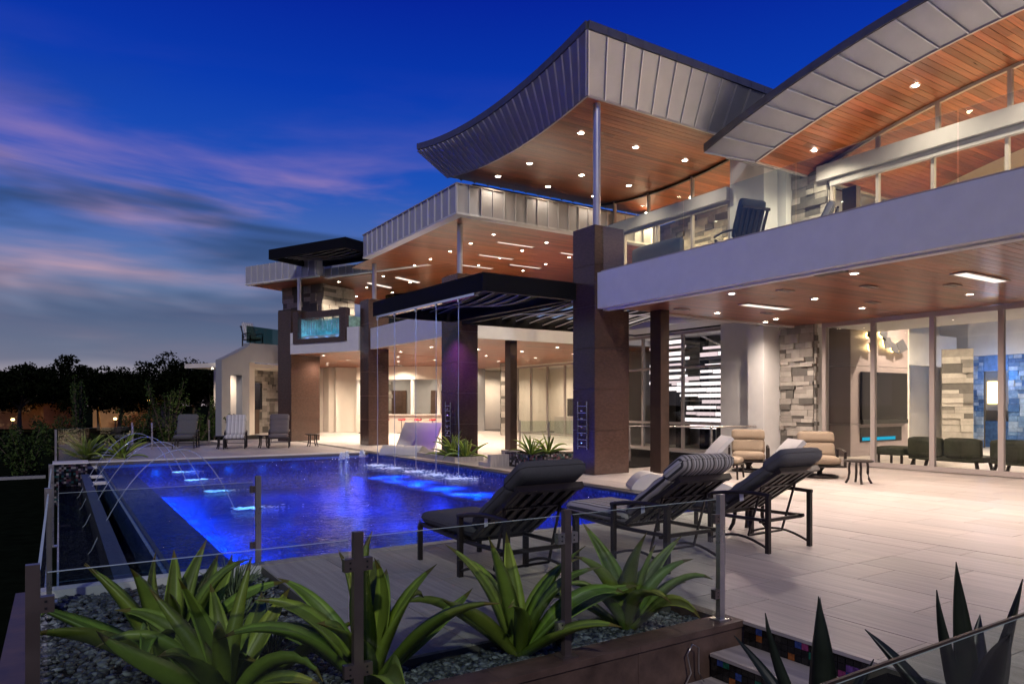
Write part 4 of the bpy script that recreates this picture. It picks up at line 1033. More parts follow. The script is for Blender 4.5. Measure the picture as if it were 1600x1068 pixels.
for i, (x, y) in enumerate([(7.05, 20.3), (7.25, 20.5), (7.9, 20.9)]):
    w_ = ('left bubbling white fountain at the far pool corner', 'middle bubbling white fountain at the far pool corner', 'right bubbling white fountain at the far pool corner')[i]
    t = thing('bubbler', w_, 'fountain', (x, y, -.07), group='bubblers in the far pool corner')
    mb = MB()
    for k in range(60):
        a = random.random() * 6.28; h = random.random(); r = .10 * (1 - h * .55) * random.random() ** .5
        px, py, pz = r * math.cos(a), r * math.sin(a), h * .20; s = random.uniform(.02, .045)
        mb.add([(px - s, py, pz), (px, py - s, pz), (px + s, py, pz), (px, py + s, pz), (px, py, pz + s * 1.3), (px, py, pz - s)], [(0, 1, 4), (1, 2, 4), (2, 3, 4), (3, 0, 4), (1, 0, 5), (2, 1, 5), (3, 2, 5), (0, 3, 5)], smooth=True)
    mb.build('plume', 'foam', t, kind='stuff')
    lamp('bubbler_light', 'POINT', (0, 0, .08), .5, (.55, .7, 1.0), t, .09)

# ================================================================== FURNITURE
def chaise(label, loc, rz, cushion, group, recline=34.0):
    """reclining chaise: local +y is the foot end, rear legs at y=0; width about .74"""
    t = thing('lounge_chair', label, 'lounge chair', loc, rz, group); F = 'chair_frame'; hw = .36
    for s in (-1, 1):
        MB().box(s * hw - .022, s * hw + .022, -.022, .022, 0, .60).build('leg', F, t)
        MB().box(s * hw - .022, s * hw + .022, .74, .784, 0, .55).build('leg', F, t)
        MB().box(s * hw * .96 - .02, s * hw * .96 + .02, 1.58, 1.62, 0, .345).build('leg', F, t)
        MB().tube([(s * hw, lerp(-.03, .80, k / 8), .605 + .03 * math.sin(k / 8 * 3.14) - .06 * (k / 8)) for k in range(9)], .021, 8).build('arm', F, t)
        MB().tube([(s * hw, lerp(.0, .762, k / 8), .05 + .09 * math.sin(k / 8 * 3.14)) for k in range(9)], .014, 6).build('stretcher', F, t)
        MB().tube([(s * (hw - .035), lerp(.05, 1.62, k / 10), .335 - .02 * math.sin(k / 10 * 3.14) + .02 * (k / 10)) for k in range(11)], .02, 8).build('side_rail', F, t)
    for y, z in ((.1, .32), (.76, .32), (1.6, .345)): MB().bar((-hw, y, z), (hw, y, z), .03, .035).build('cross_rail', F, t)
    for k in range(8): y = .78 + k * .105; MB().bar((-hw + .04, y, .345), (hw - .04, y, .345), .05, .012).build('seat_slat', F, t)
    # back
    a = R(recline); py, pz = .62, .37; L = .88; d = Vector((0, -math.cos(a), math.sin(a))); n = Vector((0, math.sin(a), math.cos(a)))
    P0 = Vector((0, py, pz)); ex = Vector((1, 0, 0))
    for s in (-1, 1): MB().bar(P0 + ex * s * (hw - .05), P0 + d * L + ex * s * (hw - .05), .035, .035, up=n).build('back_rail', F, t)
    MB().bar(P0 + d * L - ex * (hw - .02), P0 + d * L + ex * (hw - .02), .05, .055, up=n).build('top_rail', F, t)
    MB().bar(P0 + d * .55 - ex * (hw - .05), P0 + d * .55 + ex * (hw - .05), .03, .03, up=n).build('cross_rail', F, t)
    for k in range(5):
        x = lerp(-hw + .12, hw - .12, k / 4); MB().bar(P0 + d * .03 + ex * x, P0 + d * (L - .02) + ex * x, .06, .016, up=n).build('back_slat', F, t)
    for s in (-1, 1): MB().bar(P0 + d * .6 + ex * s * (hw - .07), (s * (hw - .07), .30, .14), .018, .018).build('prop', F, t)
    MB().bar((-hw + .07, .30, .14), (hw - .07, .30, .14), .02, .02).build('prop_bar', F, t)
    M = Matrix((ex, -d, n)).transposed().to_4x4()
    MB().pillow(P0 + d * (L * .43 + .05) + n * .10, (.66, L * .86, .15), .07, .22, 16, M, tuft=.20).build('back_cushion', cushion, t)
    MB().piping(P0 + d * (L * .43 + .05) + n * .10, (.66, L * .86), M).build('piping', 'chair_frame' if cushion == 'cushion_stripe' else cushion, t)
    MB().piping((0, 1.12, .42), (.66, 1.06)).build('piping', cushion, t)
    MB().piping(P0 + d * L + n * .12, (.69, .34), M).build('piping', cushion, t)
    MB().pillow(P0 + d * (L + .0) + n * .12, (.69, .34, .15), .07, .24, 12, M).build('head_pillow', cushion, t)
    MB().pillow((0, 1.12, .42), (.66, 1.06, .14), .065, .2, 12, tuft=.08).build('seat_cushion', cushion, t)
    for s in (-1,): MB().hexa([Vector((s * .33, .34, .62)) + v for v in map(Vector, ((0, 0, 0), (.004, 0, 0), (.004, .05, -.02), (0, .05, -.02)))], [Vector((s * .345, .32, .52)) + v for v in map(Vector, ((0, 0, 0), (.004, 0, 0), (.004, .05, -.02), (0, .05, -.02)))]).build('care_tag', 'tag_white', t)
    for s in (-1, 1): MB().tube([(s * .35, 1.60, .40), (s * .365, 1.61, .32), (s * .36, 1.60, .22)], .006, 5).build('tie', cushion, t)
    return t
GF = 'lounge chairs in the foreground'; GB = 'lounge chairs across the pool'
chaise('charcoal cushioned lounge chair nearest the pool and fence', (3.42, 4.86, 0), R(1), 'cushion_charcoal', GF)
chaise('striped cushion lounge chair between two dark ones in the foreground', (5.06, 4.68, 0), R(-1), 'cushion_stripe', GF)
chaise('dark grey cushioned lounge chair at the right of the foreground row', (6.58, 4.76, 0), R(1), 'cushion_grey', GF)
chaise('grey tufted lounge chair farthest left across the pool', (4.05, 28.6, 0), R(166), 'cushion_grey', GB, 43)
chaise('white striped lounge chair across the pool', (5.55, 27.6, 0), R(166), 'cushion_stripe_white', GB, 41)
chaise('plum grey lounge chair across the pool by the far brown column', (7.05, 27.3, 0), R(164), 'cushion_plum', GB, 43)

def side_table(label, loc, s=1.0, h=.46, rz=0):
    t = thing('side_table', label, 'side table', loc, rz, 'bronze side tables')
    MB().lathe(0, 0, [(0, h), (.25 * s, h), (.265 * s, h - .015), (.25 * s, h - .035), (0, h - .035)], 24).build('table_top', 'chair_frame', t)
    for k in range(4):
        a = k * 1.571 + .78; mb = MB()
        mb.tube([(math.cos(a) * s * r, math.sin(a) * s * r, z) for r, z in ((.15, h - .036), (.165, h * .7), (.16, h * .45), (.18, h * .2), (.225, 0))], .024, 6).build('leg', 'chair_frame', t)
    return t
side_table('round bronze side table by the sliding doors beside a tan chair', (13.3, 8.05, 0), 1.05)
side_table('round bronze side table between the tan chair and the white pier', (14.2, 11.6, 0))
side_table('bronze side table right of the striped lounge chair in the foreground', (7.15, 5.75, 0), 1.0, .44)
side_table('side table between the grey and striped loungers across the pool', (4.85, 26.5, 0))
side_table('side table between the striped and plum loungers across the pool', (6.2, 26.2, 0))
side_table('side table at the foot of the far brown column', (8.0, 26.3, 0))

def armchair(label, loc, rz):
    """deep swivel rocker; local -y is the front"""
    t = thing('armchair', label, 'armchair', loc, rz, 'tan cushioned patio chairs'); F = 'chair_frame'
    MB().pillow((0, -.05, .40), (.62, .66, .18), .07, .2, 10).build('seat_cushion', 'cushion_tan', t)
    a = R(68); d = Vector((0, math.cos(a), math.sin(a))); n = Vector((0, -math.sin(a), math.cos(a))); ex = Vector((1, 0, 0)); M = Matrix((ex, d, n)).transposed().to_4x4(); P0 = Vector((0, .26, .44))
    MB().pillow(P0 + d * .17 + n * .02, (.64, .36, .20), .085, .22, 10, M).build('back_cushion', 'cushion_tan', t)
    MB().piping(P0 + d * .17 + n * .02, (.64, .36), M).build('piping', 'cushion_tan', t); MB().piping((0, -.05, .40), (.62, .66)).build('piping', 'cushion_tan', t)
    MB().pillow(P0 + d * .47 + n * .03, (.66, .30, .22), .09, .22, 10, M).build('head_pillow', 'cushion_tan', t)
    for s in (-1, 1):
        MB().bar(P0 + ex * s * .30 - n * .10, P0 + d * .58 + ex * s * .30 - n * .10, .035, .03).build('back_rail', F, t)
        MB().tube([(s * .37, lerp(-.40, .36, k / 8), .60 + .035 * math.sin(k / 8 * 3.14) + .02 * k / 8) for k in range(9)], .022, 8).build('arm', F, t)
        MB().box(s * .37 - .022, s * .37 + .022, -.36, -.31, .26, .60).build('arm_post', F, t); MB().box(s * .37 - .022, s * .37 + .022, .30, .35, .26, .62).build('arm_post', F, t)
    MB().box(-.36, .36, -.37, .35, .255, .285).build('seat_frame', F, t)
    for k in range(5): x = -.22 + k * .11; MB().bar(P0 + ex * x - n * .10, P0 + d * .56 + ex * x - n * .10, .05, .012).build('back_slat', F, t)
    MB().lathe(0, 0, [(.05, .05), (.045, .14), (.11, .25)], 14).build('pedestal', F, t)
    MB().tube([(.30 * math.cos(k * .2618), .30 * math.sin(k * .2618), .03) for k in range(25)], .028, 8).build('base_ring', F, t)
    for k in range(4): a = k * 1.571; MB().bar((0, 0, .06), (.29 * math.cos(a), .29 * math.sin(a), .035), .045, .03).build('base_arm', F, t)
    return t
armchair('tan cushioned armchair in front of the white pier', (13.55, 10.9, 0), R(-50)).scale = (1.15, 1.15, .93)
armchair('tan cushioned armchair in front of the stone pier beside the round table', (13.75, 9.2, 0), R(-46)).scale = (1.15, 1.15, .93)
t = thing('footstool', 'tan cushioned footstool in front of the white pier chair', 'footstool', (11.95, 10.15, 0), R(28), None)
MB().pillow((0, 0, .38), (.64, .56, .13), .055, .2, 10).build('cushion', 'cushion_tan', t)
MB().box(-.31, .31, -.27, .27, .285, .315).build('frame', 'chair_frame', t)
for sx in (-1, 1):
    for sy in (-1, 1): MB().tube([(sx * .28, sy * .25, .29), (sx * .29, sy * .26, .15), (sx * .31, sy * .27, 0)], .022, 6).build('leg', 'chair_frame', t)

def ledge_lounger(label, loc, rz=0):
    """one-piece white moulded lounger; local +x towards the head"""
    prof = [(0, .05), (.12, .20), (.3, .29), (.5, .26), (.72, .17), (.95, .14), (1.15, .22), (1.4, .50), (1.65, .80), (1.82, .97)]
    mb = MB(); P = []
    for i in range(len(prof) - 1):
        for k in range(4):
            u = k / 4; p0, p1, p2, p3 = prof[max(i - 1, 0)], prof[i], prof[i + 1], prof[min(i + 2, len(prof) - 1)]
            P.append(tuple(.5 * (2 * p1[q] + (p2[q] - p0[q]) * u + (2 * p0[q] - 5 * p1[q] + 4 * p2[q] - p3[q]) * u * u + (3 * p1[q] - p0[q] - 3 * p2[q] + p3[q]) * u ** 3) for q in (0, 1)))
    P.append(prof[-1]); n = len(P); vs = []; hw = .34
    for s in (-1, 1): vs += [(x, s * hw, z) for x, z in P]
    for s in (-1, 1):
        for i, (x, z) in enumerate(P):
            k = min(1, max(0, (x - .85) / .45)); vs.append((x + .05 * k, s * hw, max(0, z - .05) * k * k * (3 - 2 * k) if x > .85 else (0 if x < .8 else 0)))
    fs = []
    for i in range(n - 1):
        fs.append((i, i + 1, n + i + 1, n + i)); fs.append((2 * n + i, 3 * n + i, 3 * n + i + 1, 2 * n + i + 1))
        fs.append((i + 1, i, 2 * n + i, 2 * n + i + 1)); fs.append((n + i, n + i + 1, 3 * n + i + 1, 3 * n + i))
    fs += [(0, n, 3 * n, 2 * n), (n - 1, 3 * n - 1, 4 * n - 1, 2 * n - 1)]
    mb.add(vs, fs); o = mb.build('ledge_lounger', 'white_plastic', None, loc=loc, rot=(0, 0, rz))
    return tag(o, label, 'pool lounger', 'white moulded loungers')
ledge_lounger('white moulded lounger behind the striped lounge chair', (8.98, 9.95, 0), R(-33))
ledge_lounger('white moulded lounger behind the dark grey lounge chair on the right', (8.95, 8.45, 0), R(-33))
ledge_lounger('white moulded lounger on the far side, left of the pair', (8.55, 20.35, 0), R(40))
ledge_lounger('white moulded lounger on the far side, right of the pair beside agaves', (8.85, 19.6, 0), R(40))

# upstairs balcony seating
def slat_chair(label, loc, rz, cush):
    t = thing('balcony_chair', label, 'chair', loc, rz, 'chairs on the upper balcony'); F = 'chair_frame'
    for s in (-1, 1):
        MB().box(s * .36 - .025, s * .36 + .025, -.38, -.33, 0, .62).build('leg', F, t); MB().box(s * .36 - .025, s * .36 + .025, .33, .38, 0, .55).build('leg', F, t)
        MB().tube([(s * .36, lerp(-.38, .42, k / 6), .62 + .04 * math.sin(k / 6 * 3.14)) for k in range(7)], .026, 8).build('arm', F, t)
    MB().box(-.36, .36, -.36, .36, .30, .335).build('seat_frame', F, t)
    MB().pillow((0, 0, .41), (.64, .68, .16), .06, .2).build('seat_cushion', cush, t)
    for k in range(6): x = -.29 + k * .116; MB().bar((x, -.30, .34), (x, -.62, 1.06), .06, .02).build('back_slat', F, t)
    MB().bar((-.34, -.62, 1.06), (.34, -.62, 1.06), .05, .06).build('top_rail', F, t)
    a = R(66); ex = Vector((1, 0, 0)); d = Vector((0, -math.cos(a), math.sin(a))); n = Vector((0, math.sin(a), math.cos(a))); M = Matrix((ex, -d, n)).transposed().to_4x4()
    MB().pillow(Vector((0, -.26, .46)) + d * .42 + n * .09, (.64, .84, .17), .07, .2, 10, M).build('back_cushion', cush, t)
    return t
slat_chair('black slatted chair behind the balcony glass', (11.35, 9.35, F2 - .12), R(-12), 'cushion_charcoal').scale = (.95, .8, .92)
slat_chair('striped cushion chair half hidden behind the balcony edge', (11.75, 8.1, F2 - .12), R(35), 'cushion_stripe').scale = (.8, .8, .72)
t = thing('balcony_sofa', 'blue grey balcony sofa block behind the glass by the front column', 'sofa', (11.45, 11.4, F2 - .12), R(0))
MB().pillow((0, 0, .25), (.8, 1.5, .34), .05, .1).build('seat', 'cushion_grey', t); MB().pillow((-.33, 0, .52), (.18, 1.5, .5), .06, .1).build('backrest', 'cushion_grey', t)
slat_chair('striped chair on the far terrace behind green glass', (*G(3.0, -1.0), 4.62), R(200), 'cushion_stripe_white')

# bar stools, exercise bike
for i, s in enumerate((2.0, 2.9, 3.8, 4.6)):
    p = gym_pt(s, 1.35)
    w_ = ('leftmost red bar stool at the far bar', 'second red bar stool from the left at the far bar', 'third red bar stool from the left at the far bar', 'rightmost red bar stool at the far bar')[i]
    t = thing('bar_stool', w_, 'bar stool', (p.x, p.y, 0), 0, 'red bar stools')
    MB().lathe(0, 0, [(0, .80), (.20, .79), (.22, .74), (.18, .70), (0, .69)], 16).build('seat', 'red_vinyl', t)
    MB().tube([(0, 0, .02), (0, 0, .69)], .025, 8).build('stem', 'chrome', t); MB().lathe(0, 0, [(0, .03), (.2, .02), (.22, 0)], 16).build('base', 'chrome', t)
    MB().tube([(.2 * math.cos(k * .4 - .2), -.02 + .2 * math.sin(k * .4 - .2), 1.08) for k in range(9)], .02, 6).build('backrest', 'chair_frame', t)
p = gym_pt(1.0, 1.2); t = thing('exercise_bike', 'dark exercise bike beside the bar behind the middle columns', 'exercise bike', (p.x, p.y, 0), R(30))
MB().tube([(.35 + .24 * math.cos(k * .35), 0, .32 + .24 * math.sin(k * .35)) for k in range(19)], .03, 6).build('flywheel', 'chair_frame', t)
MB().bar((-.5, 0, .06), (.6, 0, .06), .06).build('base', 'chair_frame', t); MB().bar((-.2, 0, .08), (-.32, 0, .95), .05).build('seat_post', 'chair_frame', t)
MB().pillow((-.34, 0, .99), (.26, .18, .08), .035).build('saddle', 'black_plastic', t); MB().bar((.3, 0, .3), (.42, 0, 1.2), .05).build('stem', 'chair_frame', t); MB().bar((.42, -.24, 1.22), (.42, .24, 1.22), .035).build('handlebar', 'chair_frame', t)
MB().bar((-.5, -.25, .03), (-.5, .25, .03), .05).build('foot', 'chair_frame', t); MB().bar((.6, -.25, .03), (.6, .25, .03), .05).build('foot', 'chair_frame', t)

# outdoor showers on two columns
def shower(label, x, y):
    t = thing('outdoor_shower', label, 'shower', (x, y, 0), 0, 'chrome shower panels on the columns')
    for dy in (.12, .44): MB().tube([(-.05, dy, .55), (-.05, dy, 1.62)], .018, 8).build('riser_pipe', 'chrome', t)
    for k in range(7): MB().tube([(-.055, .10, .62 + k * .15), (-.055, .46, .62 + k * .15)], .011, 6).build('spray_bar', 'chrome', t)
    for k in range(5): MB().lathe(0, 0, [(0, .0), (.025, .0), (.02, -.05)], 8).build('valve', 'chrome', t, loc=(-.09, .28, .70 + k * .18), rot=(0, R(-90), 0))
shower('chrome shower panel on the front brown column', 9.93, 12.2)
shower('chrome shower panel on the second brown column behind agaves', 9.93, 18.7)

# raised planters and spa steps beside the pool
def planter(name, label, x0, x1, y0, y1, z1, m):
    t = thing(name, label, 'planter', ((x0 + x1) / 2, (y0 + y1) / 2, 0)); hx, hy = (x1 - x0) / 2, (y1 - y0) / 2
    for (a, b, c_, d) in ((-hx, hx, -hy, -hy + .06), (-hx, hx, hy - .06, hy), (-hx, -hx + .06, -hy + .061, hy - .061), (hx - .06, hx, -hy + .061, hy - .061)): MB().box(a, b, c_, d, 0, z1).build('wall', m, t)
    MB().box(-hx + .061, hx - .061, -hy + .061, hy - .061, 0, z1 - .04).build('soil', 'soil', t)
    return t
planter('planter', 'low stone planter at the foot of the second column', 9.0, 9.9, 16.9, 19.3, .13, 'deck_tile')
planter('planter', 'black mosaic planter behind the nearest lounge chair', 9.6, 11.0, 14.2, 15.3, .34, 'irid_mosaic')
t = thing('spa_steps', 'pale stone spa surround with steps beside the pool', 'steps', (9.4, 15.6, 0))
MB().box(-.35, 1.1, -.5, -.36, 0, .30).build('wall', 'deck_tile', t); MB().box(.96, 1.1, -.359, 1.1, 0, .30).build('wall', 'deck_tile', t)
MB().box(-.35, .95, -.355, .1, 0, .10).build('step', 'deck_tile', t); MB().box(.35, .95, .105, .8, 0, .2).build('step', 'deck_tile', t)

# ================================================================== FRONT PLANTER, STEPS, FENCE
wl = thing('planter_wall', 'brown stone planter wall running along the front fence', 'planter wall', (2, 3.5, 0))
def wp(mb, name, m, **kw): o = mb.build(name, m, **kw); o.parent = wl; o.matrix_parent_inverse = Matrix.Translation((-2, -3.5, 0)); return o
xs = [-.3, .9, 2.1, 3.15, 4.155]
for a, b in zip(xs, xs[1:]):
    for z0, z1 in ((-1.04, -.5), (-.495, -.045)): wp(MB().box(a + .002, b - .002, 3.40, 3.56, z0, z1), 'stone_slab', 'planter_tile')
    wp(MB().box(a + .001, b - .001, 3.38, 3.575, -.043, .0), 'cap_slab', 'planter_tile')
wp(MB().box(-.3, -.16, 3.58, 7.1, -1.04, 0), 'side_wall', 'planter_tile')
wp(MB().box(4.05, 4.16, 3.58, 4.0, -1.04, -.0), 'side_wall', 'planter_tile')
bed = MB(); bed.box(-.155, 1.645, 3.58, 7.02, -1.04, -.09); bed.box(1.65, 4.04, 3.58, 3.995, -1.04, -.09)
bed.build('planting_bed', 'soil', kind='structure', label='dark soil bed behind the planter wall')
MB().box(-.15, 1.64, 7.03, 7.19, -1.04, .0).build('pool_kerb', 'coping', kind='structure', label='stone kerb between the pebble bed and the pool')

# black beach pebbles: thousands, one mass
pb = MB(); prnd = random.Random(5)
ico = [(0, 0, 1)] + [(.894 * math.cos(k * 1.2566), .894 * math.sin(k * 1.2566), .447) for k in range(5)] + [(.894 * math.cos(k * 1.2566 + .628), .894 * math.sin(k * 1.2566 + .628), -.447) for k in range(5)] + [(0, 0, -1)]
icf = [(0, 1 + k, 1 + (k + 1) % 5) for k in range(5)] + [(1 + k, 6 + k, 1 + (k + 1) % 5) for k in range(5)] + [(1 + (k + 1) % 5, 6 + k, 6 + (k + 1) % 5) for k in range(5)] + [(11, 6 + (k + 1) % 5, 6 + k) for k in range(5)]
def pebbles(n, x0, x1, y0, y1, z):
    for _ in range(n):
        x, y = prnd.uniform(x0, x1), prnd.uniform(y0, y1); sx, sy, sz = prnd.uniform(.018, .042), prnd.uniform(.016, .03), prnd.uniform(.010, .019); a = prnd.random() * 6.28
        tl, tm = prnd.uniform(-.35, .35), prnd.uniform(-.35, .35); k = prnd.choice((.35, .55, .8, 1.0, 1.5, 2.1)); zz = z + prnd.random() * .03; ca, sa = math.cos(a), math.sin(a)
        vs = [(x + p[0] * sx * ca - p[1] * sy * sa, y + p[0] * sx * sa + p[1] * sy * ca, zz + p[2] * sz + p[0] * sx * tl + p[1] * sy * tm) for p in ico]
        pb.add(vs, icf, smooth=True, tint=(k, k * 1.02, k * 1.05))
pebbles(5200, -.13, 1.62, 3.60, 7.0, -.085); pebbles(1900, 1.6, 4.02, 3.60, 3.98, -.082)
pb.build('pebbles', 'pebble', kind='stuff', label='smooth dark grey pebbles in the planting bed')

# steps going down beside the planter wall
stp = thing('steps', 'stone steps with iridescent mosaic risers beside the planter wall', 'steps', (3.6, 2.0, 0))
SI = Matrix.Translation((-3.6, -2.0, 0))
def sp_(mb, name, m): o = mb.build(name, m); o.parent = stp; o.matrix_parent_inverse = SI; return o
TILE = .052
for k in range(4):
    x1 = 4.155 - k * .34; zt = -.165 * k
    r = sp_(MB().box(x1 - .012, x1, .6, 3.375, zt - .165, zt - .022), 'riser', 'grout_dark')
    rows = 3; th = .045
    for j in range(rows):
        for i in range(int(2.0 / TILE)):
            y = 3.37 - TILE * (i + .5); z = zt - .022 - (j + .5) * .0475
            w = 1
            put('tile', unit_box('glass_tile%d' % random.choice((0, 0, 0, 0, 0, 1, 1, 1, 6, 6, 6, 9, 9, 9, 9, 0, 1, 2, 3, 4, 5, 7, 8))), r, (x1 - .013 - random.random() * .003, y, z), (.006, TILE - .004, .0435))
    if k < 3:
        for q in range(3):
            y0, y1 = (3.375 - .92 * (q + 1), 3.375 - .92 * q)
            sp_(MB().box(x1 - .365, x1 - .013, y0 + .003, y1 - .003, zt - .187, zt - .165), 'tread', 'deck_tile')
    nos = sp_(MB().box(x1 - .02, x1 + .03, .6, 3.375, zt - .021, zt + .002 if k == 0 else zt - .001), 'nosing', 'deck_tile') if k == 0 else None
lg = MB().box(.0, 3.15, -1, 3.375, -1.04, -.66).build('lower_path', 'deck_grout', kind='structure', label='lower path at the foot of the steps')
wire = MB(); wire.tube([(3.55, 3.37, -.33), (3.56, 3.33, -.24), (3.54, 3.345, -.12), (3.57, 3.33, -.05), (3.62, 3.32, -.08), (3.63, 3.33, -.25), (3.65, 3.30, -.31)], .006, 6)
tag(wire.build('loose_cable', 'steel', None), 'thin loose cable loop hanging on the planter wall by the steps', 'cable')

# glass fence
def fence_post(x, y, z0, z1, label, m='post_bronze', clamps=(), w=.05):
    t = thing('fence_post', label, 'fence post', (x, y, z0), 0, 'posts of the glass pool fence')
    MB().box(-w / 2, w / 2, -w / 2 * .8, w / 2 * .8, 0.012, z1 - z0).build('post', m, t)
    MB().box(-.06, .06, -.05, .05, 0, .012).build('base_plate', m, t)
    for (dx, dy, cm) in clamps:
        for z in (.16, .70):
            c0 = MB().box(min(dx * w / 2, dx * (w / 2 + .05)) if dx else -.02, max(dx * w / 2, dx * (w / 2 + .05)) if dx else .02,
                     min(dy * w / 2, dy * (w / 2 + .05)) if dy else -.02, max(dy * w / 2, dy * (w / 2 + .05)) if dy else .02, z, z + .065).build('clamp', cm, t)
            for zz in (.018, .047):
                if dx: MB().box(dx * (w / 2 + .02) - .005, dx * (w / 2 + .02) + .005, -.0225, -.0201, z + zz - .005, z + zz + .005).build('bolt', 'black_plastic', c0)
    return t
FY = 3.48
fence_post(-.09, FY, 0, .90, 'leftmost bronze fence post at the corner of the pebble bed', clamps=((1, 0, 'post_bronze'), (0, 1, 'post_bronze')))
fence_post(1.29, FY, 0, .90, 'bronze fence post rising among the large agaves', clamps=((1, 0, 'post_bronze'), (-1, 0, 'post_bronze')))
fence_post(2.63, FY, 0, .905, 'bronze fence post with bright clamps in front of the chairs', clamps=((1, 0, 'steel'), (-1, 0, 'steel')))
fence_post(4.02, FY, 0, .905, 'end fence post at the top of the steps', m='steel', clamps=((-1, 0, 'post_bronze'),))
fence_post(1.63, 7.11, 0, .86, 'steel fence post standing at the near pool edge', m='steel', clamps=((-1, 0, 'post_bronze'),))
for y, w_ in ((6.6, 'steel fence post on the low side beyond the large agave'), (9.2, 'second steel post along the dark overflow trough'), (22.1, 'steel fence post on top of the mosaic wall')):
    fence_post(-.07, y, 0.0 if y < 20 else .05, .90, w_, m='steel', clamps=((0, 1, 'steel'),))
fence_post(1.92, 24.8, 0, .92, 'steel fence post right of the far agaves', m='steel'); fence_post(2.74, 27.6, 0, .92, 'steel fence post left of the far grey lounger', m='steel')
fence_post(2.2, 28.6, 0, .92, 'farthest steel post of the fence behind the pool', m='steel'); fence_post(5.0, 30.0, 0, .95, 'steel fence post behind the striped far lounger', m='steel')
fence_post(14.0, 21.3, 0, 1.0, 'steel post of the courtyard glass right of the brown post', m='steel'); fence_post(13.2, 18.4, 0, 1.0, 'steel courtyard post left of the front column', m='steel')
fence_post(13.2, 14.6, 0, .95, 'steel post of the pond rail right of the front column', m='steel'); fence_post(14.6, 12.95, 0, .95, 'steel post of the pond rail beside the bronze post', m='steel')
tag(MB().tube([(13.2, 14.6, .96), (14.6, 12.95, .96), (16.4, 12.75, .96)], .025, 8).build('hand_rail', 'steel'), 'steel hand rail beside the courtyard pond', 'rail')
def pane(x0, y0, x1, y1, z0, z1, label, m='fence_glass'):
    p, q = Vector((x0, y0)), Vector((x1, y1)); d = (q - p).normalized(); n = Vector((-d.y, d.x)) * .006
    a = [(*(p + n), z0), (*(q + n), z0), (*(q - n), z0), (*(p - n), z0)]
    o = MB().hexa(a, [(v[0], v[1], z1) for v in a]).build('glass_panel', m)
    MB().hexa([(v[0], v[1], z1 + .0005) for v in a], [(v[0], v[1], z1 + .003) for v in a]).build('edge', 'glass_highlight', o)
    return tag(o, label, 'glass panel', 'panels of the glass fence')
pane(-.04, FY, 1.24, FY, .05, .86, 'glass fence panel in front of the leftmost agaves'); pane(1.34, FY, 2.58, FY, .05, .87, 'glass fence panel in front of the charcoal lounge chair')
pane(2.68, FY, 3.97, FY, .05, .87, 'glass fence panel in front of the striped lounge chair'); pane(.0, 7.11, 1.58, 7.11, .05, .80, 'glass panel along the near pool edge')
pane(-.07, 3.54, -.07, 6.54, .05, .86, 'glass panel on the low side beside the pebble bed'); pane(-.07, 6.66, -.07, 9.14, .05, .86, 'glass panel along the trough')
pane(-.02, 22.1, 1.0, 23.4, .08, .90, 'glass panel left of the far agaves'); pane(1.0, 23.45, 1.88, 24.75, .05, .88, 'glass panel behind the far agaves')
pane(14.05, 21.3, 16.9, 20.5, .05, .96, 'glass panel in the courtyard beyond the front column')
pane(1.2, 1.1, 5.0, 1.1, -.4, .82, 'glass guard slanting across the bottom right corner')
tag(MB().bar((1.2, 1.1, .826), (5.0, 1.1, .826), .010, .010).build('guard_edge', 'bronze'), 'dark top edge of the glass guard at the bottom right', 'rail')

# black spotlights among the pebbles
def uplight(label, loc, rz):
    t = thing('spotlight', label, 'spotlight', loc, rz, 'black garden spotlights')
    MB().tube([(-.10, 0, .07), (.10, 0, .10)], [.055, .06], 16).build('barrel', 'black_plastic', t)
    MB().tube([(0, 0, -.03), (0, 0, .04)], .018, 8).build('stake', 'black_plastic', t); MB().tube([(.101, 0, .10), (.112, 0, .1015)], .05, 16).build('lens', 'screen_black', t)
uplight('black garden spotlight lying beside the bronze post with bright clamps', (2.80, 3.80, -.05), R(115)); uplight('black garden spotlight behind the left agaves near the pool kerb', (.98, 6.4, -.03), R(20))

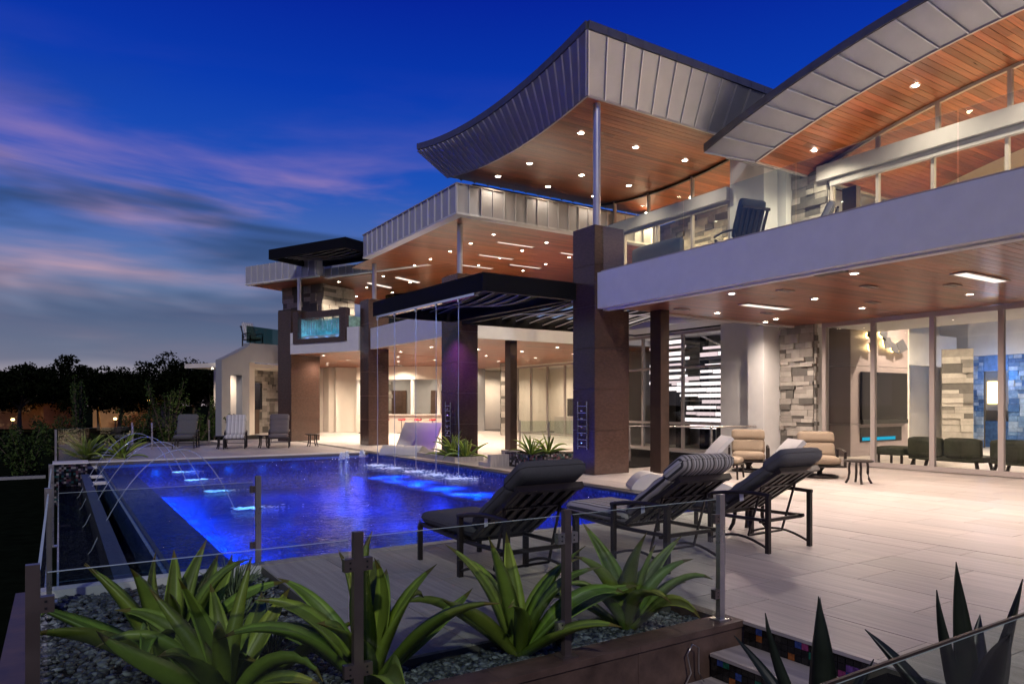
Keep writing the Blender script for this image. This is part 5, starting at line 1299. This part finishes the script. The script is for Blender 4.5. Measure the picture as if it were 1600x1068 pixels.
# ================================================================== PLANTS
def leaf_mesh(L, Wd, e0, bend, az, base=(0, 0, 0), twist=0.0, tip=.0, n=11, tint=(1, 1, 1), fold=.35, fat=.14, lit_margin=True, lat=0.0):
    """one fleshy agave leaf: channelled blade, widest below the middle, drawn to a spine"""
    mb = MB(); vs = []; fs = []; p = Vector((.03, 0, 0)); ang = e0; ds = L / n
    prof = [-1, -.55, 0, .55, 1]; rows = []
    for i in range(n + 1):
        t = i / n
        w = Wd * (.62 + .9 * t) if t < .38 else Wd * (.962 * max(0, 1 - ((t - .38) / .62) ** 1.7))
        w = max(w, .0015); d = Vector((math.cos(ang), 0, math.sin(ang))); nn = Vector((-math.sin(ang), 0, math.cos(ang)))
        tw = twist * t; sd = Vector((0, 1, 0)) * math.cos(tw) + nn * math.sin(tw); up = nn * math.cos(tw) - Vector((0, 1, 0)) * math.sin(tw)
        row = []
        for q in prof: row.append(p + sd * (q * w / 2) + up * (abs(q) ** 1.6 * w * fold))
        for q in prof[::-1][1:-1]: row.append(p + sd * (q * w / 2) + up * (abs(q) ** 1.6 * w * fold - w * fat * (1 - abs(q)) - .003))
        rows.append(row); p = p + d * ds + Vector((0, 1, 0)) * (lat * 2 * t * ds); ang += (bend + tip * t) * ds / L * 2 * t
    m = len(rows[0]); ca, sa = math.cos(az), math.sin(az)
    for row in rows:
        for v in row: vs.append((base[0] + v.x * ca - v.y * sa, base[1] + v.x * sa + v.y * ca, base[2] + v.z))
    for i in range(n):
        for k in range(m): fs.append((i * m + k, i * m + (k + 1) % m, (i + 1) * m + (k + 1) % m, (i + 1) * m + k))
    mb.add(vs, fs, smooth=True, tint=tint)
    for i in range(n):
        for k in range(m):
            q = 1.55 if k in (0, 3) and lit_margin else (.82 if k in (1, 2) else 1.0); w_ = tint  # outer strips tinted brighter so the leaf edges look lit
            if i >= n - 1: mb.t[i * m + k] = (.9, .5, .5)
            else: mb.t[i * m + k] = (w_[0] * q * 1.06, w_[1] * q, w_[2] * q)
    return mb
def agave(label, loc, size, nl, seed, m='leaf_agave', group='large agaves in the front bed', wide=.115, low=12, high=82, name='agave_plant', leaves=None, droop=1.0):
    rnd = random.Random(seed); t = thing(name, label, 'agave', loc, rnd.random(), group); t.rotation_euler = (0, 0, 0)
    for i in range(nl):
        f = i / max(1, nl - 1); az = i * 2.39996 + rnd.uniform(-.2, .2); e = R(lerp(low, high, f ** .9) + rnd.uniform(-6, 6)); L = size * lerp(.85, 1.05, rnd.random()) * lerp(.9, .82, f)
        b = -rnd.uniform(.35, 1.9) * droop * lerp(1, .75, f) if f < .85 else rnd.uniform(-.6, .3); k = rnd.uniform(.75, 1.25)
        leaf_mesh(L, size * wide * rnd.uniform(.85, 1.15), e, b, az, (0, 0, 0), rnd.uniform(-1.3, 1.3), rnd.uniform(-1.6, 1.8), lat=rnd.uniform(-.45, .45), tint=(k * rnd.uniform(.9, 1.2), k, k * rnd.uniform(.8, 1.2))).build('leaf', m, t)
    for (az, e, L, w, b, tp) in (leaves or []):
        k = rnd.uniform(.9, 1.2); leaf_mesh(L, w, R(e), b, R(az), (0, 0, 0), rnd.uniform(-.3, .3), tp, tint=(k, k, k)).build('leaf', m, t)
    return t
agave('big yellow green agave at the left corner of the pebble bed', (.56, 4.66, -.08), 1.02, 16, 3, wide=.15, low=30)
agave('second big agave at the bottom left in front of the pebbles', (.74, 4.02, -.08), .95, 15, 8, wide=.155, low=30)
agave('agave beside the bronze post among the large agaves', (1.50, 3.86, -.08), 1.08, 15, 12, wide=.135, low=30)
agave('agave in front of the charcoal lounge chair', (2.50, 3.82, -.08), 1.0, 13, 20, wide=.14, low=30)
agave('pale green agave behind the glass in front of the striped chair', (3.45, 3.84, -.08), .92, 14, 33, wide=.15, low=30)
agave('left agave on the far corner of the pool by the mosaic wall', (.62, 23.3, 0), 1.15, 17, 41, group='agaves across the pool')
agave('right agave on the far corner of the pool', (1.55, 23.6, 0), 1.05, 16, 47, group='agaves across the pool')
agave('agave left of the pair in the low stone planter', (9.35, 17.7, .09), .95, 17, 52, group='agaves at the second column')
agave('agave right of the pair in the low stone planter', (9.45, 17.1, .09), .85, 15, 56, group='agaves at the second column')
agave('left agave in the black mosaic planter', (10.0, 14.7, .30), .70, 13, 61, group='agaves in the black planter')
agave('right agave in the black mosaic planter', (10.6, 14.8, .30), .70, 13, 65, group='agaves in the black planter')
LB = [(200, 86, .66, .12, .1, 0), (150, 66, .62, .08, .25, .3), (35, 58, .66, .085, -.3, .2), (320, 70, .44, .07, -.2, .3), (90, 48, .55, .07, -.5, .4), (250, 50, .5, .07, -.4, .3), (10, 35, .5, .07, -.3, .2)]
dp = planter('planter', 'dark planter box holding the silhouetted agaves at the bottom right', 2.15, 3.6, 1.25, 2.05, .22, 'black_steel'); dp.location.z = -.6
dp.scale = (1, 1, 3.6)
agave('agave coloured as an unlit silhouette, left of the pair at the bottom right', (2.50, 1.66, .16), .4, 0, 71, 'leaf_unlit', 'dark agaves at the bottom right', leaves=LB)
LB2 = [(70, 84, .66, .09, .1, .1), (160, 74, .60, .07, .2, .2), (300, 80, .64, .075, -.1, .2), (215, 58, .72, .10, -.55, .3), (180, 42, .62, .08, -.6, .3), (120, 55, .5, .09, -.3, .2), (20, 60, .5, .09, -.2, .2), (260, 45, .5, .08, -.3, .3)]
agave('agave coloured as an unlit silhouette at the right bottom corner', (3.12, 1.40, .12), .4, 0, 77, 'leaf_unlit', 'dark agaves at the bottom right', leaves=[(a, e, L * 1.18, w * 1.3, b, t_) for a, e, L, w, b, t_ in LB2])
def tuft(label, loc, size, n, seed):
    rnd = random.Random(seed); t = thing('grass_tuft', label, 'grass tuft', loc, 0, 'spiky tufts in the pebbles')
    mb = MB()
    for i in range(n):
        az = rnd.random() * 6.28; e = R(rnd.uniform(15, 88)); L = size * rnd.uniform(.6, 1.1); k = rnd.uniform(.6, 1.6)
        lm = leaf_mesh(L, .013, e, rnd.uniform(-.6, .1), az, (rnd.uniform(-.03, .03), rnd.uniform(-.03, .03), 0), n=5, tint=(k, k, k * rnd.uniform(.8, 1.2)))
        mb.add(lm.v, lm.f, True, (k, k, k * rnd.uniform(.8, 1.2)))
    mb.build('blades', 'leaf_blue', t, kind='stuff')
tuft('spiky grey green tuft by the pool kerb in the pebbles', (1.22, 6.25, -.08), .33, 150, 1); tuft('smaller spiky tuft in the pebbles closer to the agaves', (1.12, 5.55, -.08), .26, 110, 2)
tuft('sparse wispy tuft at the front of the pebbles', (1.15, 4.7, -.08), .24, 60, 3)

# garden beyond the pool
def leaf_cloud(mb, c, rad, n, size, rnd, tints, squash=1.0):
    for _ in range(n):
        v = Vector((rnd.gauss(0, 1), rnd.gauss(0, 1), rnd.gauss(0, 1))).normalized() * rad * rnd.uniform(.35, 1.0) ** .6; v.z *= squash
        p = Vector(c) + v; a = Vector((rnd.gauss(0, 1), rnd.gauss(0, 1), rnd.gauss(0, 1))).normalized(); b = a.cross(Vector((rnd.gauss(0, 1), rnd.gauss(0, 1), rnd.gauss(0, 1)))).normalized(); s = size * rnd.uniform(.6, 1.4)
        mb.add([p - a * s, p + b * s * .45, p + a * s, p - b * s * .45], [(0, 1, 2, 3)], tint=rnd.choice(tints))
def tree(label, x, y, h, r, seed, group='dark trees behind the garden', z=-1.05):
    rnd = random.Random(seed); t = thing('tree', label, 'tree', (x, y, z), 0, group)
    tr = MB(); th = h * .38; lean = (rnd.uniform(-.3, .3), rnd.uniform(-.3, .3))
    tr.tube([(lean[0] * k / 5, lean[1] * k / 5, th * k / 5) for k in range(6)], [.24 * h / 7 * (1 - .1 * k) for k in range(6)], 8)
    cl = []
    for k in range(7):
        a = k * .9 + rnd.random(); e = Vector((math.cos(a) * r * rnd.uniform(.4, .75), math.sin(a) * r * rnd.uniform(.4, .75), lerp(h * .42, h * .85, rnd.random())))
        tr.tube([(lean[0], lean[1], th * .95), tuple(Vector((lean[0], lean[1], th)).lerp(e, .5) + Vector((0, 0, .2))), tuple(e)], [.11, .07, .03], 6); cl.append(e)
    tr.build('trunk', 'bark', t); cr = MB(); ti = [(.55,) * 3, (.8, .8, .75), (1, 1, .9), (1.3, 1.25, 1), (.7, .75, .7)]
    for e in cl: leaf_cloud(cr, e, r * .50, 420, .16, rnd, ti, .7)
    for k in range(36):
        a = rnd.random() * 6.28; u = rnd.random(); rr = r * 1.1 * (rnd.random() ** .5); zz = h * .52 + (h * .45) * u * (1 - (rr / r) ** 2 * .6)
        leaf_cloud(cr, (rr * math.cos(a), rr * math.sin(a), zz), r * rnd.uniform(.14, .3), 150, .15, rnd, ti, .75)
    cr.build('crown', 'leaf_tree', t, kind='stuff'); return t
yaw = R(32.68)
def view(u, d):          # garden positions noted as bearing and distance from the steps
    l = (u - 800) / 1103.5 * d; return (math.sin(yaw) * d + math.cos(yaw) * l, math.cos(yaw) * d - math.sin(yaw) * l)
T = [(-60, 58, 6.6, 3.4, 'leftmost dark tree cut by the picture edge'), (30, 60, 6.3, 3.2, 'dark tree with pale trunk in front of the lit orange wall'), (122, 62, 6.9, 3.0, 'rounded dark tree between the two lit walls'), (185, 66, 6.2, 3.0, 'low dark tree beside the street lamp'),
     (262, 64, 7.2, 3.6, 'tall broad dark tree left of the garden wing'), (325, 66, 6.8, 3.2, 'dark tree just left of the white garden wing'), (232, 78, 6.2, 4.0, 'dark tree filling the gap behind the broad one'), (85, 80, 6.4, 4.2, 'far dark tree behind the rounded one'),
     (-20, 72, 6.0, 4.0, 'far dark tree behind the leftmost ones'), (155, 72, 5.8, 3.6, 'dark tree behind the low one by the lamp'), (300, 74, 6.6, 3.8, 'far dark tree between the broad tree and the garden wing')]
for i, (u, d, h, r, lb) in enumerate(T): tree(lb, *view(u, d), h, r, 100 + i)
def shrub(label, loc, h, r, seed, n=900, up=True, name='shrub', size=.07):
    rnd = random.Random(seed); t = thing(name, label, 'shrub', loc, 0, 'garden shrubs'); ti = [(.6,) * 3, (.9, .9, .8), (1.2, 1.2, 1), (1.6, 1.5, 1.1)]
    st_ = MB(); lf = MB()
    for k in range(9):
        a = rnd.random() * 6.28; q = rnd.uniform(.2, 1) * r; top = Vector((q * math.cos(a), q * math.sin(a), h * rnd.uniform(.75, 1.05)))
        st_.tube([(0, 0, 0), tuple(top * .5), tuple(top)], [.03, .02, .008], 5)
        for s in range(12): leaf_cloud(lf, top * (s + 2) / 13, r * .34 * (1 - .5 * s / 13), n // 100, size, rnd, ti)
    st_.build('stems', 'bark', t); lf.build('foliage', 'leaf_shrub', t, kind='stuff')
shrub('tall upright shrub left of the lit orange wall', (*view(123, 40), -1.05), 4.0, .8, 201, 1400)
shrub('tall upright shrub with feathery shoots beside the far grey lounger', (*view(262, 38), -1.05), 3.7, 1.0, 202, 1600)
shrub('shrub at the corner of the garden wing', (*view(335, 35), -.2), 2.0, .5, 203, 900); shrub('low shrub behind the striped far lounger', (*view(365, 33), 0), 1.1, .4, 204, 700, size=.05)
shrub('dark bush at the left edge of the lawn', (*view(40, 26), -1.05), 1.7, 1.2, 205, 1800); shrub('dark bush in front of the orange wall', (*view(215, 45), -1.05), 2.1, 1.4, 206, 1600)
shrub('dark low bush near the rounded tree', (*view(85, 36), -1.05), 1.9, 1.3, 207, 1600); shrub('dark bush behind the far grey lounger', (*view(305, 40), -1.05), 2.3, 1.2, 208, 1400)
# neighbouring houses in amber street light
def far_house(label, u0, u1, d, z1, roof):
    (x0, y0), (x1, y1) = view(u0, d), view(u1, d); p, q = Vector((x0, y0)), Vector((x1, y1)); dd = (q - p).normalized(); n = Vector((-dd.y, dd.x))
    if n.y < 0: n = -n
    t = thing('neighbour_house', label, 'house', (x0, y0, -1.05), math.atan2(dd.y, dd.x), 'neighbouring houses'); L = (q - p).length
    MB().box(0, L, 0, 7, 0, z1 + 1.05).build('wall', 'stucco_far', t)
    MB().hexa([(-.5, -.5, z1 + 1.05), (L + .5, -.5, z1 + 1.05), (L + .5, 7.5, z1 + 1.05), (-.5, 7.5, z1 + 1.05)], [(1.5, 3, z1 + 1.05 + roof), (L - 1.5, 3, z1 + 1.05 + roof), (L - 1.5, 4, z1 + 1.05 + roof), (1.5, 4, z1 + 1.05 + roof)]).build('roof', 'roof_far', t)
    return t
far_house('low neighbouring house with amber lit wall at the far left', -120, 68, 76, 1.75, 1.1); far_house('neighbouring house with amber lit wall beside the street lamp', 145, 238, 80, 2.0, 1.1)
for i, (u, d, e) in enumerate([(232, 74, 300), (20, 69, 130), (180, 73, 130)]):
    x, y = view(u, d); t = thing('street_lamp', ('bright amber lamp right of the lit wall', 'amber lamp at the far left wall', 'amber lamp in front of the lit wall')[i], 'lamp', (x, y, -1.05), 0, 'amber lamps on the neighbouring street')
    MB().tube([(0, 0, 0), (0, 0, 3.0 if i == 0 else 1.0)], .05, 8).build('pole', 'black_plastic', t); zz = 3.05 if i == 0 else 1.05
    MB().lathe(0, 0, [(0, zz + .22), (.13, zz + .2), (.16, zz + .05), (.1, zz), (0, zz)], 12).build('lamp_head', 'lamp_amber' if i == 0 else 'lamp_gold', t)
    lamp('lamp_glow', 'POINT', (0, -.1, zz + .4), e, (1, .45, .10), t, .2)
gw = MB(); gw.box(-60, -.4, 30, 30.15, -1.05, -.95)
tag(gw.build('garden_kerb', 'grey_plaster'), 'pale low kerb in the dark garden at the left', 'kerb')
